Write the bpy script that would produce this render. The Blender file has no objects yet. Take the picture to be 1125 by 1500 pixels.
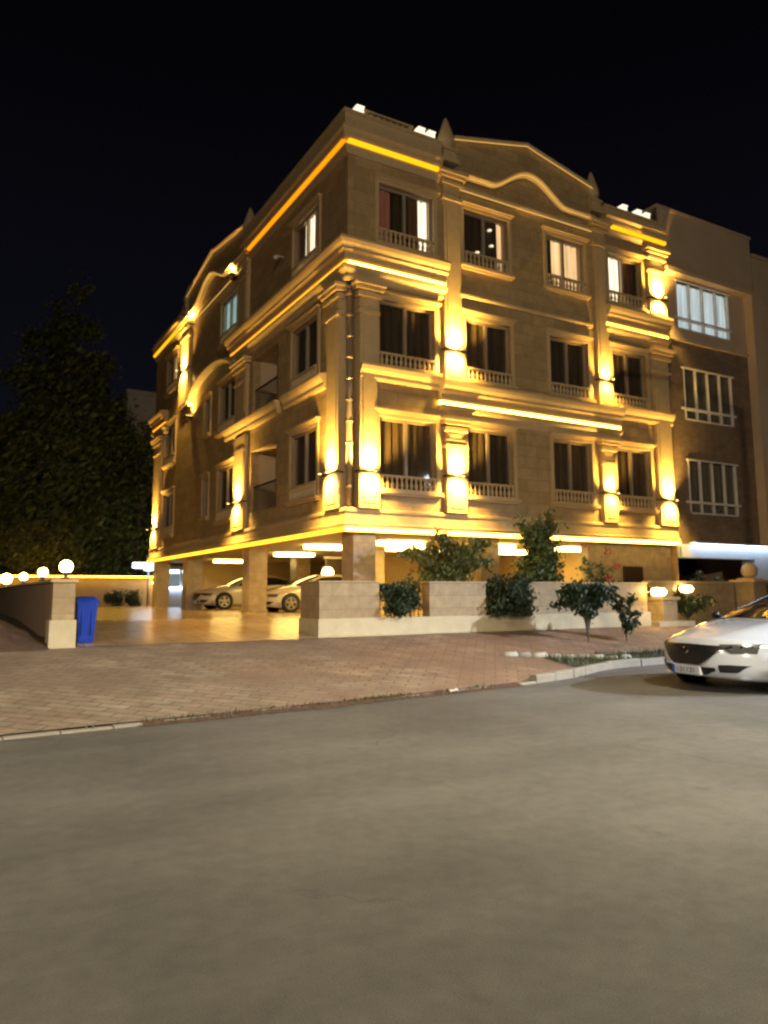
import bpy, math, random
from mathutils import Vector, Matrix
R = math.radians
random.seed(7)
sc = bpy.context.scene
col = sc.collection

# ------------------------------------------------------------------ materials
def mat(name, base, rough=.6, var=.0, vscale=3., metal=0., bump=0., bscale=20., coat=0., spec=.5):
    m = bpy.data.materials.new(name); m.use_nodes = True
    nt = m.node_tree; b = nt.nodes['Principled BSDF']
    b.inputs['Base Color'].default_value = (*base, 1); b.inputs['Roughness'].default_value = rough
    b.inputs['Metallic'].default_value = metal; b.inputs['Coat Weight'].default_value = coat
    b.inputs['Specular IOR Level'].default_value = spec
    g = nt.nodes.new('ShaderNodeNewGeometry')
    if var:
        n = nt.nodes.new('ShaderNodeTexNoise'); n.inputs['Scale'].default_value = vscale; n.inputs['Detail'].default_value = 6
        nt.links.new(g.outputs['Position'], n.inputs['Vector'])
        mx = nt.nodes.new('ShaderNodeMix'); mx.data_type = 'RGBA'
        mx.inputs[6].default_value = (*[c*(1-var) for c in base], 1); mx.inputs[7].default_value = (*[min(1, c*(1+var)) for c in base], 1)
        nt.links.new(n.outputs['Fac'], mx.inputs[0]); nt.links.new(mx.outputs[2], b.inputs['Base Color'])
    if bump:
        n2 = nt.nodes.new('ShaderNodeTexNoise'); n2.inputs['Scale'].default_value = bscale; n2.inputs['Detail'].default_value = 5
        nt.links.new(g.outputs['Position'], n2.inputs['Vector'])
        bp = nt.nodes.new('ShaderNodeBump'); bp.inputs['Strength'].default_value = bump; bp.inputs['Distance'].default_value = .02
        nt.links.new(n2.outputs['Fac'], bp.inputs['Height']); nt.links.new(bp.outputs['Normal'], b.inputs['Normal'])
    return m

def emit(name, c, s):
    m = bpy.data.materials.new(name); m.use_nodes = True
    nt = m.node_tree; nt.nodes.remove(nt.nodes['Principled BSDF'])
    e = nt.nodes.new('ShaderNodeEmission'); e.inputs[0].default_value = (*c, 1); e.inputs[1].default_value = s
    nt.links.new(e.outputs[0], nt.nodes['Material Output'].inputs[0])
    return m

def brick(name, c1, c2, mortar, w, h, rough=.5, msize=.012, mode='wall', rot=0, noise=.25, nscale=2., bump=.35, offset=.5, stain=.0, red=None):
    """coursed stone or paving: courses run along the facade (wall) or over the ground (floor)"""
    m = bpy.data.materials.new(name); m.use_nodes = True
    nt = m.node_tree; b = nt.nodes['Principled BSDF']; L = nt.links.new
    g = nt.nodes.new('ShaderNodeNewGeometry')
    if mode == 'wall':
        s = nt.nodes.new('ShaderNodeSeparateXYZ'); L(g.outputs['Position'], s.inputs[0])
        a = nt.nodes.new('ShaderNodeMath'); L(s.outputs[0], a.inputs[0]); L(s.outputs[1], a.inputs[1])
        cb = nt.nodes.new('ShaderNodeCombineXYZ'); L(a.outputs[0], cb.inputs[0]); L(s.outputs[2], cb.inputs[1])
        vec = cb.outputs[0]
    else:
        mp = nt.nodes.new('ShaderNodeMapping'); mp.inputs['Rotation'].default_value = (0, 0, R(rot)); L(g.outputs['Position'], mp.inputs[0])
        vec = mp.outputs[0]
    t = nt.nodes.new('ShaderNodeTexBrick'); L(vec, t.inputs['Vector'])
    t.inputs['Scale'].default_value = 1; t.inputs['Brick Width'].default_value = w; t.inputs['Row Height'].default_value = h
    t.inputs['Mortar Size'].default_value = msize; t.inputs['Color1'].default_value = (*c1, 1); t.inputs['Color2'].default_value = (*c2, 1)
    t.inputs['Mortar'].default_value = (*mortar, 1); t.inputs['Mortar Smooth'].default_value = .3; t.offset = offset; t.inputs['Bias'].default_value = 0
    n = nt.nodes.new('ShaderNodeTexNoise'); n.inputs['Scale'].default_value = nscale; n.inputs['Detail'].default_value = 8; n.inputs['Roughness'].default_value = .65
    L(g.outputs['Position'], n.inputs['Vector'])
    rp = nt.nodes.new('ShaderNodeMapRange'); L(n.outputs['Fac'], rp.inputs[0])
    rp.inputs[1].default_value = .25; rp.inputs[2].default_value = .75; rp.inputs[3].default_value = 1-noise; rp.inputs[4].default_value = 1+noise
    mx = nt.nodes.new('ShaderNodeMix'); mx.data_type = 'RGBA'; mx.blend_type = 'MULTIPLY'; mx.inputs[0].default_value = 1
    L(t.outputs['Color'], mx.inputs[6]); L(rp.outputs[0], mx.inputs[7])
    out = mx.outputs[2]
    if stain:
        n3 = nt.nodes.new('ShaderNodeTexNoise'); n3.inputs['Scale'].default_value = .45; n3.inputs['Detail'].default_value = 7; n3.inputs['Roughness'].default_value = .6
        L(g.outputs['Position'], n3.inputs['Vector'])
        r3 = nt.nodes.new('ShaderNodeMapRange'); r3.inputs[1].default_value = .42; r3.inputs[2].default_value = .62; L(n3.outputs['Fac'], r3.inputs[0])
        m3 = nt.nodes.new('ShaderNodeMix'); m3.data_type = 'RGBA'; L(r3.outputs[0], m3.inputs[0]); L(out, m3.inputs[6]); m3.inputs[7].default_value = (.2, .15, .11, 1)
        k = nt.nodes.new('ShaderNodeMath'); k.operation = 'MULTIPLY'; k.inputs[1].default_value = stain; L(r3.outputs[0], k.inputs[0]); L(k.outputs[0], m3.inputs[0])
        out = m3.outputs[2]
    if red is not None:
        sx = nt.nodes.new('ShaderNodeSeparateXYZ'); L(g.outputs['Position'], sx.inputs[0])
        n4 = nt.nodes.new('ShaderNodeTexNoise'); n4.inputs['Scale'].default_value = .6; n4.inputs['Detail'].default_value = 5; L(g.outputs['Position'], n4.inputs['Vector'])
        k4 = nt.nodes.new('ShaderNodeMath'); k4.operation = 'MULTIPLY_ADD'; k4.inputs[1].default_value = 9; L(n4.outputs['Fac'], k4.inputs[0]); L(sx.outputs[0], k4.inputs[2])
        r4 = nt.nodes.new('ShaderNodeMapRange'); L(k4.outputs[0], r4.inputs[0]); r4.inputs[1].default_value = red+3; r4.inputs[2].default_value = red+7; r4.inputs[3].default_value = 0; r4.inputs[4].default_value = .8
        m4 = nt.nodes.new('ShaderNodeMix'); m4.data_type = 'RGBA'; m4.blend_type = 'MULTIPLY'; L(r4.outputs[0], m4.inputs[0]); L(out, m4.inputs[6]); m4.inputs[7].default_value = (1., .80, .70, 1); out = m4.outputs[2]
    L(out, b.inputs['Base Color']); b.inputs['Roughness'].default_value = rough
    ad = nt.nodes.new('ShaderNodeMath'); ad.operation = 'MULTIPLY_ADD'; L(n.outputs['Fac'], ad.inputs[0]); ad.inputs[1].default_value = .35
    iv = nt.nodes.new('ShaderNodeMath'); iv.operation = 'SUBTRACT'; iv.inputs[0].default_value = 1; L(t.outputs['Fac'], iv.inputs[1]); L(iv.outputs[0], ad.inputs[2])
    bp = nt.nodes.new('ShaderNodeBump'); bp.inputs['Strength'].default_value = bump; bp.inputs['Distance'].default_value = .012
    L(ad.outputs[0], bp.inputs['Height']); L(bp.outputs['Normal'], b.inputs['Normal'])
    return m

def glass_mat(name, tint, refl):
    m = bpy.data.materials.new(name); m.use_nodes = True
    nt = m.node_tree; nt.nodes.remove(nt.nodes['Principled BSDF'])
    t = nt.nodes.new('ShaderNodeBsdfTransparent'); t.inputs[0].default_value = (*tint, 1)
    g = nt.nodes.new('ShaderNodeBsdfGlossy'); g.inputs['Roughness'].default_value = .03
    f = nt.nodes.new('ShaderNodeLayerWeight'); pw = nt.nodes.new('ShaderNodeMath'); pw.operation = 'POWER'; pw.inputs[1].default_value = 4.5; nt.links.new(f.outputs['Facing'], pw.inputs[0])
    a = nt.nodes.new('ShaderNodeMath'); a.operation = 'MULTIPLY_ADD'; a.inputs[1].default_value = .8; a.inputs[2].default_value = refl; nt.links.new(pw.outputs[0], a.inputs[0])
    x = nt.nodes.new('ShaderNodeMixShader')
    nt.links.new(a.outputs[0], x.inputs[0]); nt.links.new(t.outputs[0], x.inputs[1]); nt.links.new(g.outputs[0], x.inputs[2])
    nt.links.new(x.outputs[0], nt.nodes['Material Output'].inputs[0])
    return m

def leaf_mat(name, a, b_, trans=.3):
    m = bpy.data.materials.new(name); m.use_nodes = True
    nt = m.node_tree; b = nt.nodes['Principled BSDF']
    g = nt.nodes.new('ShaderNodeNewGeometry')
    mx = nt.nodes.new('ShaderNodeMix'); mx.data_type = 'RGBA'; mx.inputs[6].default_value = (*a, 1); mx.inputs[7].default_value = (*b_, 1)
    nt.links.new(g.outputs['Random Per Island'], mx.inputs[0]); nt.links.new(mx.outputs[2], b.inputs['Base Color'])
    b.inputs['Roughness'].default_value = .5
    return m

def lit_curtain(name, c, s, scale=9.):
    """a drawn curtain glowing because the room behind it is lit; the weave and its folds vary how much passes"""
    m = emit(name, c, s); nt = m.node_tree; e = [n for n in nt.nodes if n.type == 'EMISSION'][0]
    g = nt.nodes.new('ShaderNodeNewGeometry'); mp = nt.nodes.new('ShaderNodeMapping'); mp.inputs['Scale'].default_value = (scale, scale, .5)
    n = nt.nodes.new('ShaderNodeTexNoise'); n.inputs['Scale'].default_value = 1; n.inputs['Detail'].default_value = 3
    nt.links.new(g.outputs['Position'], mp.inputs[0]); nt.links.new(mp.outputs[0], n.inputs['Vector'])
    r = nt.nodes.new('ShaderNodeMapRange'); r.inputs[1].default_value = .3; r.inputs[2].default_value = .7; r.inputs[3].default_value = s*.55; r.inputs[4].default_value = s*1.25
    nt.links.new(n.outputs['Fac'], r.inputs[0]); nt.links.new(r.outputs[0], e.inputs[1])
    return m

M = {}
M['stone'] = brick('coursed_stone', (.45, .315, .145), (.355, .245, .11), (.24, .17, .085), .95, .37, .5, .010, noise=.22, nscale=3.5)
M['trim'] = mat('carved_stone', (.54, .395, .20), .5, .16, 5., bump=.25, bscale=30)
M['column'] = brick('column_stone', (.42, .33, .22), (.36, .28, .185), (.26, .2, .13), .85, .6, .3, .008, noise=.3, nscale=4.)
M['soffit'] = mat('soffit_plaster', (.45, .38, .28), .7, .1, 2.)
M['roofing'] = mat('roof_membrane', (.06, .06, .06), .9, .2)
M['inner'] = mat('interior_plaster', (.5, .38, .22), .6, .12, 1.5)
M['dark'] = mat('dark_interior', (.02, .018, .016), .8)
M['frame'] = mat('window_frame_metal', (.34, .27, .19), .4, .1, 8., metal=.2)
M['white_frame'] = mat('white_window_frame', (.62, .6, .56), .45, .08, 6.)
M['bronze'] = mat('bronze_metal', (.09, .065, .04), .45, .2, 10., metal=.7)
M['pipe'] = mat('painted_pipe', (.36, .28, .2), .4, .15, 8., metal=.4)
M['glass'] = glass_mat('window_glass', (.80, .76, .68), .05)
M['curtain_dark'] = mat('dark_curtain', (.075, .058, .038), .9, .3, 4.)
M['curtain_mid'] = mat('brown_curtain', (.12, .092, .056), .9, .3, 4.)
M['curtain_pale'] = mat('pale_curtain', (.19, .18, .15), .9, .2, 4.)
M['curtain_red'] = mat('rose_curtain', (.20, .11, .07), .9, .25, 4.)
M['lit_white'] = lit_curtain('lit_white_curtain', (1, .86, .62), 1.15)
M['lit_cream'] = lit_curtain('lit_cream_curtain', (1, .64, .32), .62)
M['lit_rose'] = lit_curtain('lit_rose_curtain', (1, .36, .20), .055)
M['lit_blue'] = lit_curtain('lit_blue_curtain', (.74, .90, 1), .42)
M['lit_cyan'] = lit_curtain('lit_cyan_curtain', (.45, .75, .8), .42)
M['led'] = emit('warm_led', (1, .58, .035), 5.5)
M['led_hot'] = emit('warm_led_bright', (1, .62, .06), 7.5)
M['led_side'] = emit('warm_led_amber', (1, .36, .012), 3.)
M['led_orange'] = emit('orange_led', (1, .40, .005), .85)
M['ceil_led'] = emit('ceiling_led', (1, .66, .17), 9.)
M['edge_glow'] = emit('lit_edge_glow', (1, .56, .13), .36)  # amber glow for moulding edges that catch the light, no lamp
M['led_red'] = emit('deep_orange_led', (1, .26, .002), .75)
M['globe'] = emit('warm_globe', (1, .66, .24), 12.)
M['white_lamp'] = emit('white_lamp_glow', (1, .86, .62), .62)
M['cool_lamp'] = emit('cool_tube_glow', (.62, .80, 1), 4.)
M['cool_dim'] = emit('cool_canopy_glow', (.66, .80, 1), 4.5)
M['lens'] = emit('lamp_lens', (1, .6, .16), 5.)
M['neigh_brick'] = brick('neighbour_brick', (.20, .13, .075), (.15, .095, .055), (.16, .125, .085), .24, .085, .8, .010, noise=.3, nscale=2.5)
M['neigh_plaster'] = mat('neighbour_plaster', (.46, .34, .22), .8, .15, 1.2, bump=.2, bscale=14)
M['neigh_white'] = mat('white_cladding', (.6, .66, .74), .4, .05, 1.)
M['far_plaster'] = mat('far_plaster', (.55, .46, .36), .85, .15, .6)
M['wall_stone'] = brick('garden_wall_stone', (.40, .30, .165), (.34, .25, .135), (.24, .18, .10), 1.4, .31, .55, .008, noise=.28, nscale=4.5)
M['plinth'] = mat('plinth_stone', (.56, .48, .31), .55, .22, 3.5, bump=.3, bscale=25)
M['brown_wall'] = mat('brown_render', (.34, .23, .145), .85, .25, 2., bump=.35, bscale=18)
M['rear_wall'] = mat('rear_render', (.42, .29, .15), .8, .18, 2., bump=.2, bscale=10)
M['soil'] = mat('dry_soil', (.085, .048, .03), .95, .5, 6., bump=.8, bscale=12)
M['blue_plastic'] = mat('blue_plastic', (.006, .045, .42), .38, .12, 6., bump=.1, bscale=60)
M['black_rubber'] = mat('black_rubber', (.018, .018, .018), .7)
M['bark'] = mat('bark', (.10, .07, .045), .9, .3, 12., bump=.8, bscale=25)
M['stone_white'] = mat('whitewashed_stone', (.42, .41, .34), .8, .25, 9., bump=.5, bscale=30)
M['kerb'] = mat('concrete_kerb', (.27, .245, .20), .8, .25, 5., bump=.5, bscale=25)
M['paint_white'] = mat('white_car_paint', (.54, .59, .68), .17, coat=1., var=.02)
M['paint_cream'] = mat('pearl_car_paint', (.58, .52, .40), .28, coat=1., var=.02)
M['car_glass'] = mat('car_glass', (.012, .013, .014), .04, spec=.8)
M['car_black'] = mat('black_trim', (.012, .012, .013), .35)
M['chrome'] = mat('chrome', (.7, .7, .72), .12, metal=1.)
M['alloy'] = mat('alloy_wheel', (.45, .45, .46), .3, metal=.9)
M['headlamp_glass'] = mat('headlamp_glass', (.18,.19,.2), .12, metal=.6, coat=1.)
M['plate'] = mat('number_plate', (.62, .66, .78), .5)
M['plate_blue'] = mat('plate_band', (.03, .08, .55), .5)
M['plate_ink'] = mat('plate_ink', (.03, .03, .05), .6)
M['litter'] = mat('paper_scrap', (.75, .74, .7), .8)
M['pole'] = mat('galvanised_steel', (.3, .31, .32), .45, .1, 5., metal=.8)
M['leaf_dark'] = leaf_mat('dark_leaves', (.012, .028, .012), (.035, .06, .022))
M['leaf_mid'] = leaf_mat('green_leaves', (.045, .075, .018), (.12, .16, .04))
M['leaf_olive'] = leaf_mat('olive_leaves', (.075, .09, .02), (.16, .17, .045))
M['leaf_tree'] = leaf_mat('tree_leaves', (.044, .066, .012), (.10, .118, .026))
M['leaf_grass'] = leaf_mat('grass_blades', (.04, .06, .016), (.10, .11, .04))
M['petal'] = leaf_mat('red_petals', (.32, .015, .012), (.5, .04, .025))

def road_mat():
    m = bpy.data.materials.new('worn_asphalt'); m.use_nodes = True
    nt = m.node_tree; b = nt.nodes['Principled BSDF']; L = nt.links.new
    g = nt.nodes.new('ShaderNodeNewGeometry')
    def noise(s, d=8, r=.6, rot=0, sx=1, sy=1):
        mp = nt.nodes.new('ShaderNodeMapping'); mp.inputs['Rotation'].default_value = (0, 0, R(rot)); mp.inputs['Scale'].default_value = (sx, sy, 1)
        n = nt.nodes.new('ShaderNodeTexNoise'); n.inputs['Scale'].default_value = s; n.inputs['Detail'].default_value = d; n.inputs['Roughness'].default_value = r
        L(g.outputs['Position'], mp.inputs[0]); L(mp.outputs[0], n.inputs['Vector']); return n.outputs['Fac']
    def ramp(src, lo, hi, a, c):
        r = nt.nodes.new('ShaderNodeMapRange'); L(src, r.inputs[0]); r.inputs[1].default_value = lo; r.inputs[2].default_value = hi; r.inputs[3].default_value = a; r.inputs[4].default_value = c; return r.outputs[0]
    def mul(a, c):
        x = nt.nodes.new('ShaderNodeMath'); x.operation = 'MULTIPLY'; L(a, x.inputs[0]); L(c, x.inputs[1]); return x.outputs[0]
    v = mul(ramp(noise(.42), .3, .7, .70, 1.28), ramp(noise(.9, 6, .55, 6, .25, 1.6), .3, .7, .88, 1.12))   # patches, and tracks worn along the road
    v = mul(v, ramp(noise(7.), .3, .7, .86, 1.14)); v = mul(v, ramp(noise(140., 2), .3, .7, .72, 1.28))
    c = nt.nodes.new('ShaderNodeMix'); c.data_type = 'RGBA'; c.blend_type = 'MULTIPLY'; c.inputs[0].default_value = 1
    c.inputs[6].default_value = (.106, .103, .095, 1); L(v, c.inputs[7])
    dk = nt.nodes.new('ShaderNodeMix'); dk.data_type = 'RGBA'; L(ramp(noise(1.7, 4, .5), .66, .74, 0, .55), dk.inputs[0]); L(c.outputs[2], dk.inputs[6]); dk.inputs[7].default_value = (.055, .05, .042, 1)
    vo = nt.nodes.new('ShaderNodeTexVoronoi'); vo.feature = 'DISTANCE_TO_EDGE'; vo.inputs['Scale'].default_value = .38
    wp = nt.nodes.new('ShaderNodeVectorMath'); wp.operation = 'MULTIPLY_ADD'; wn = nt.nodes.new('ShaderNodeTexNoise'); wn.inputs['Scale'].default_value = 2.2; wn.inputs['Detail'].default_value = 5
    L(g.outputs['Position'], wn.inputs['Vector']); L(wn.outputs['Color'], wp.inputs[0]); wp.inputs[1].default_value = (.7,.7,0); L(g.outputs['Position'], wp.inputs[2]); L(wp.outputs[0], vo.inputs['Vector'])
    ck = mul(ramp(vo.outputs['Distance'], .0, .008, .45, 0), ramp(noise(.3, 3), .5, .6, 0, 1))
    cr_ = nt.nodes.new('ShaderNodeMix'); cr_.data_type = 'RGBA'; L(ck, cr_.inputs[0]); L(dk.outputs[2], cr_.inputs[6]); cr_.inputs[7].default_value = (.03,.028,.025,1)
    L(cr_.outputs[2], b.inputs['Base Color']); b.inputs['Roughness'].default_value = .78
    bp = nt.nodes.new('ShaderNodeBump'); bp.inputs['Strength'].default_value = .5; bp.inputs['Distance'].default_value = .008
    L(noise(90., 4), bp.inputs['Height']); L(bp.outputs['Normal'], b.inputs['Normal'])
    return m
M['road'] = road_mat()
M['pavers'] = brick('brick_paving', (.26, .19, .14), (.31, .26, .195), (.14, .105, .075), .42, .21, .75, .014, 'floor', 38, .5, 1.6, .5, stain=.75, red=5.5)
M['tile'] = brick('stone_tiles', (.46, .33, .19), (.40, .28, .15), (.2, .14, .08), .6, .6, .22, .008, 'floor', 0, .2, 3., .12, offset=0)
M['earth'] = mat('earth', (.06, .05, .038), .95, .4, 1.2, bump=.5, bscale=8)

# ------------------------------------------------------------------ mesh builder
class MB:
    def __init__(s): s.v = []; s.f = []; s.sm = []; s.mi = []
    def add(s, vs, fs, smooth=False, mi=0):
        o = len(s.v); s.v += [tuple(v) for v in vs]
        for f in fs: s.f.append([i+o for i in f]); s.sm.append(smooth); s.mi.append(mi)
    def box(s, a, b, mi=0):
        x0, y0, z0 = a; x1, y1, z1 = b
        s.add([(x0,y0,z0),(x1,y0,z0),(x1,y1,z0),(x0,y1,z0),(x0,y0,z1),(x1,y0,z1),(x1,y1,z1),(x0,y1,z1)],
              [(0,3,2,1),(4,5,6,7),(0,1,5,4),(1,2,6,5),(2,3,7,6),(3,0,4,7)], mi=mi)
    def fbox(s, F, u0, u1, d0, d1, z0, z1, mi=0):
        p = [F(u,d,z) for z in (z0,z1) for u,d in ((u0,d1),(u1,d1),(u1,d0),(u0,d0))]
        s.add(p, [(0,3,2,1),(4,5,6,7),(0,1,5,4),(1,2,6,5),(2,3,7,6),(3,0,4,7)], mi=mi)
    def lathe(s, c, prof, n=16, smooth=True, mi=0):
        vs = []; fs = []
        for r, z in prof:
            for k in range(n):
                a = 2*math.pi*k/n; vs.append((c[0]+r*math.cos(a), c[1]+r*math.sin(a), c[2]+z))
        for i in range(len(prof)-1):
            for k in range(n):
                k2 = (k+1) % n; fs.append((i*n+k, i*n+k2, (i+1)*n+k2, (i+1)*n+k))
        fs.append(tuple(range(n-1, -1, -1))); fs.append(tuple((len(prof)-1)*n+k for k in range(n)))
        s.add(vs, fs, smooth, mi)
    def tube(s, pts, rads, n=8, mi=0):
        vs = []; fs = []
        for i, p in enumerate(pts):
            p = Vector(p); a = Vector(pts[max(i-1,0)]); b = Vector(pts[min(i+1,len(pts)-1)])
            t = (b-a).normalized(); x = t.cross(Vector((.3,.2,1)) if abs(t.z) < .9 else Vector((1,0,0))).normalized(); y = t.cross(x)
            r = rads[i] if isinstance(rads, (list,tuple)) else rads
            for k in range(n):
                an = 2*math.pi*k/n; vs.append(p + x*(r*math.cos(an)) + y*(r*math.sin(an)))
        for i in range(len(pts)-1):
            for k in range(n):
                k2 = (k+1) % n; fs.append((i*n+k, i*n+k2, (i+1)*n+k2, (i+1)*n+k))
        fs.append(tuple(range(n-1,-1,-1))); fs.append(tuple((len(pts)-1)*n+k for k in range(n)))
        s.add(vs, fs, True, mi)
    def sweep(s, path, prof, mi=0):
        """closed profile [(outward, z)] along a plan path; outward is to the right of travel, corners mitred"""
        n = len(prof); P = [Vector(p) for p in path]; vs = []
        for i, p in enumerate(P):
            ns = []
            for a, b in ((i-1,i),(i,i+1)):
                if 0 <= a and b < len(P):
                    t = (P[b]-P[a]).normalized(); ns.append(Vector((t.y,-t.x)))
            m = ns[0] if len(ns) == 1 else (ns[0]+ns[1])/(1+ns[0].dot(ns[1]))
            for d, z in prof: q = p+m*d; vs.append((q.x,q.y,z))
        fs = []
        for i in range(len(P)-1):
            for k in range(n):
                k2 = (k+1) % n; fs.append((i*n+k, (i+1)*n+k, (i+1)*n+k2, i*n+k2))
        fs.append(tuple(range(n))); fs.append(tuple((len(P)-1)*n+k for k in range(n-1,-1,-1)))
        s.add(vs, fs, mi=mi)
    def arc(s, F, pts, prof, mi=0):
        """closed profile [(outward, across)] along a curve (u, z) lying in a facade"""
        n = len(prof); vs = []
        for i, p in enumerate(pts):
            a = pts[max(i-1,0)]; b = pts[min(i+1,len(pts)-1)]
            t = Vector((b[0]-a[0], b[1]-a[1])).normalized(); nn = Vector((-t.y, t.x))
            if nn.y < 0: nn = -nn
            for d, c in prof: vs.append(F(p[0]+nn.x*c, d, p[1]+nn.y*c))
        fs = []
        for i in range(len(pts)-1):
            for k in range(n):
                k2 = (k+1) % n; fs.append((i*n+k, (i+1)*n+k, (i+1)*n+k2, i*n+k2))
        fs.append(tuple(range(n))); fs.append(tuple((len(pts)-1)*n+k for k in range(n-1,-1,-1)))
        s.add(vs, fs, mi=mi)
    def sheet(s, F, u0, u1, z0, z1, holes, depth=.3, d=0.):
        """a facade with openings and their reveals"""
        us = sorted({u0,u1,*[h[0] for h in holes],*[h[1] for h in holes]}); zs = sorted({z0,z1,*[h[2] for h in holes],*[h[3] for h in holes]})
        for i in range(len(us)-1):
            for j in range(len(zs)-1):
                cu = (us[i]+us[i+1])/2; cz = (zs[j]+zs[j+1])/2
                if any(h[0] < cu < h[1] and h[2] < cz < h[3] for h in holes): continue
                s.add([F(us[i],d,zs[j]),F(us[i+1],d,zs[j]),F(us[i+1],d,zs[j+1]),F(us[i],d,zs[j+1])], [(0,1,2,3)])
        for a,b,c,e in holes:
            for q in (((a,c),(a,e)),((b,e),(b,c)),((a,e),(b,e)),((b,c),(a,c))):
                (ua,za),(ub,zb) = q
                s.add([F(ua,d,za),F(ub,d,zb),F(ub,d-depth,zb),F(ua,d-depth,za)], [(0,1,2,3)])
    def build(s, name, m, parent=None, fix=True, loc=None, weld=0):
        me = bpy.data.meshes.new(name)
        me.from_pydata(s.v, [], s.f); me.update()
        for i, p in enumerate(me.polygons): p.use_smooth = s.sm[i]; p.material_index = s.mi[i]
        for x in (m if isinstance(m, list) else [m]): me.materials.append(M[x] if isinstance(x, str) else x)
        if fix:
            import bmesh
            bm = bmesh.new(); bm.from_mesh(me)
            if weld: bmesh.ops.remove_doubles(bm, verts=bm.verts, dist=weld)
            bmesh.ops.recalc_face_normals(bm, faces=bm.faces); bm.to_mesh(me); bm.free()
        o = bpy.data.objects.new(name, me); col.objects.link(o)
        if parent: o.parent = parent
        if loc: o.location = loc
        return o

def tag(o, label=None, cat=None, group=None, kind=None):
    if label: o['label'] = label
    if cat: o['category'] = cat
    if group: o['group'] = group
    if kind: o['kind'] = kind
    return o
def empty(name, loc=(0,0,0), rz=0, label=None, cat=None, group=None):
    o = bpy.data.objects.new(name, None); col.objects.link(o); o.location = loc; o.rotation_euler = (0,0,rz); o.empty_display_size = .3
    return tag(o, label, cat, group)
def copy_tree(o, parent=None):
    c = o.copy(); col.objects.link(c)
    if parent: c.parent = parent
    for ch in list(o.children): copy_tree(ch, c)
    return c
def spot(parent, loc, target, watts, c, ang=75, blend=.7, rad=.04, name='lamp_light'):
    l = bpy.data.lights.new(name, 'SPOT'); l.energy = watts; l.color = c; l.spot_size = R(ang); l.spot_blend = blend; l.shadow_soft_size = rad
    o = bpy.data.objects.new(name, l); col.objects.link(o); o.location = loc
    o.rotation_euler = (Vector(target)-Vector(loc)).to_track_quat('-Z','Y').to_euler()
    if parent: o.parent = parent
    return o
def point(parent, loc, watts, c, rad=.1, name='lamp_light'):
    l = bpy.data.lights.new(name, 'POINT'); l.energy = watts; l.color = c; l.shadow_soft_size = rad
    o = bpy.data.objects.new(name, l); col.objects.link(o); o.location = loc
    if parent: o.parent = parent
    return o

# ------------------------------------------------------------------ terrain
KERB = [(-60,3.6),(-20,7.6),(0,9.6),(2.5,9.86),(5,10.1),(7.6,10.4),(9.3,10.66),(10.4,10.95),(11.2,11.35),(11.9,11.7),(12.8,11.9),(14,12.0),(25,12.1),(60,12.3)]
def ky(x):
    for (a,b),(c,d) in zip(KERB, KERB[1:]):
        if a <= x <= c: return b+(d-b)*(x-a)/(c-a)
    return KERB[0][1] if x < KERB[0][0] else KERB[-1][1]
def zt(x, y):
    k = ky(x)
    if y < k: return 0.
    if y < 16: return .032+.588*(y-k)/(16-k)
    return .62+.3*min(1,(y-16)/5)

def ground_sheet(name, m, xs, ys, lift, inside=None):
    b = MB()
    vs = [(x,y,zt(x,y)+lift) for y in ys for x in xs]; n = len(xs); fs = []
    for j in range(len(ys)-1):
        for i in range(n-1):
            fs.append((j*n+i, j*n+i+1, (j+1)*n+i+1, (j+1)*n+i))
    b.add(vs, fs); return b.build(name, m)
b = MB(); b.add([(-90,-40,0),(90,-40,0),(90,14,0),(-90,14,0)], [(0,1,2,3)])
tag(b.build('road', 'road'), kind='structure')
def between(name, m, x0, x1, ya, yb, lift, nx=60, ny=8):
    b = MB(); vs = []; 
    for j in range(ny+1):
        for i in range(nx+1):
            x = x0+(x1-x0)*i/nx; a = ya(x) if callable(ya) else ya; c = yb(x) if callable(yb) else yb
            y = a+(c-a)*j/ny; vs.append((x,y,zt(x,y)+lift))
    fs = [(j*(nx+1)+i, j*(nx+1)+i+1, (j+1)*(nx+1)+i+1, (j+1)*(nx+1)+i) for j in range(ny) for i in range(nx)]
    b.add(vs, fs); return tag(b.build(name, m), kind='structure')
between('pavement', 'pavers', -59, 59, lambda x: ky(x)+.12, 16.02, .0, 236, 6)
between('driveway', 'tile', 2.3, 9.7, 15.75, 24, .012, 12, 12)
b = MB(); b.add([(2.3,24,.932),(30,24,.932),(30,60,.932),(2.3,60,.932)], [(0,1,2,3)]); b.add([(9.7,18.3,.932),(30,18.3,.932),(30,24,.932),(9.7,24,.932)], [(0,1,2,3)])
tag(b.build('car_park_floor', 'tile'), kind='structure')
between('ground', 'earth', -300, 300, 16.0, 400, -.03, 40, 40)
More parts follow.
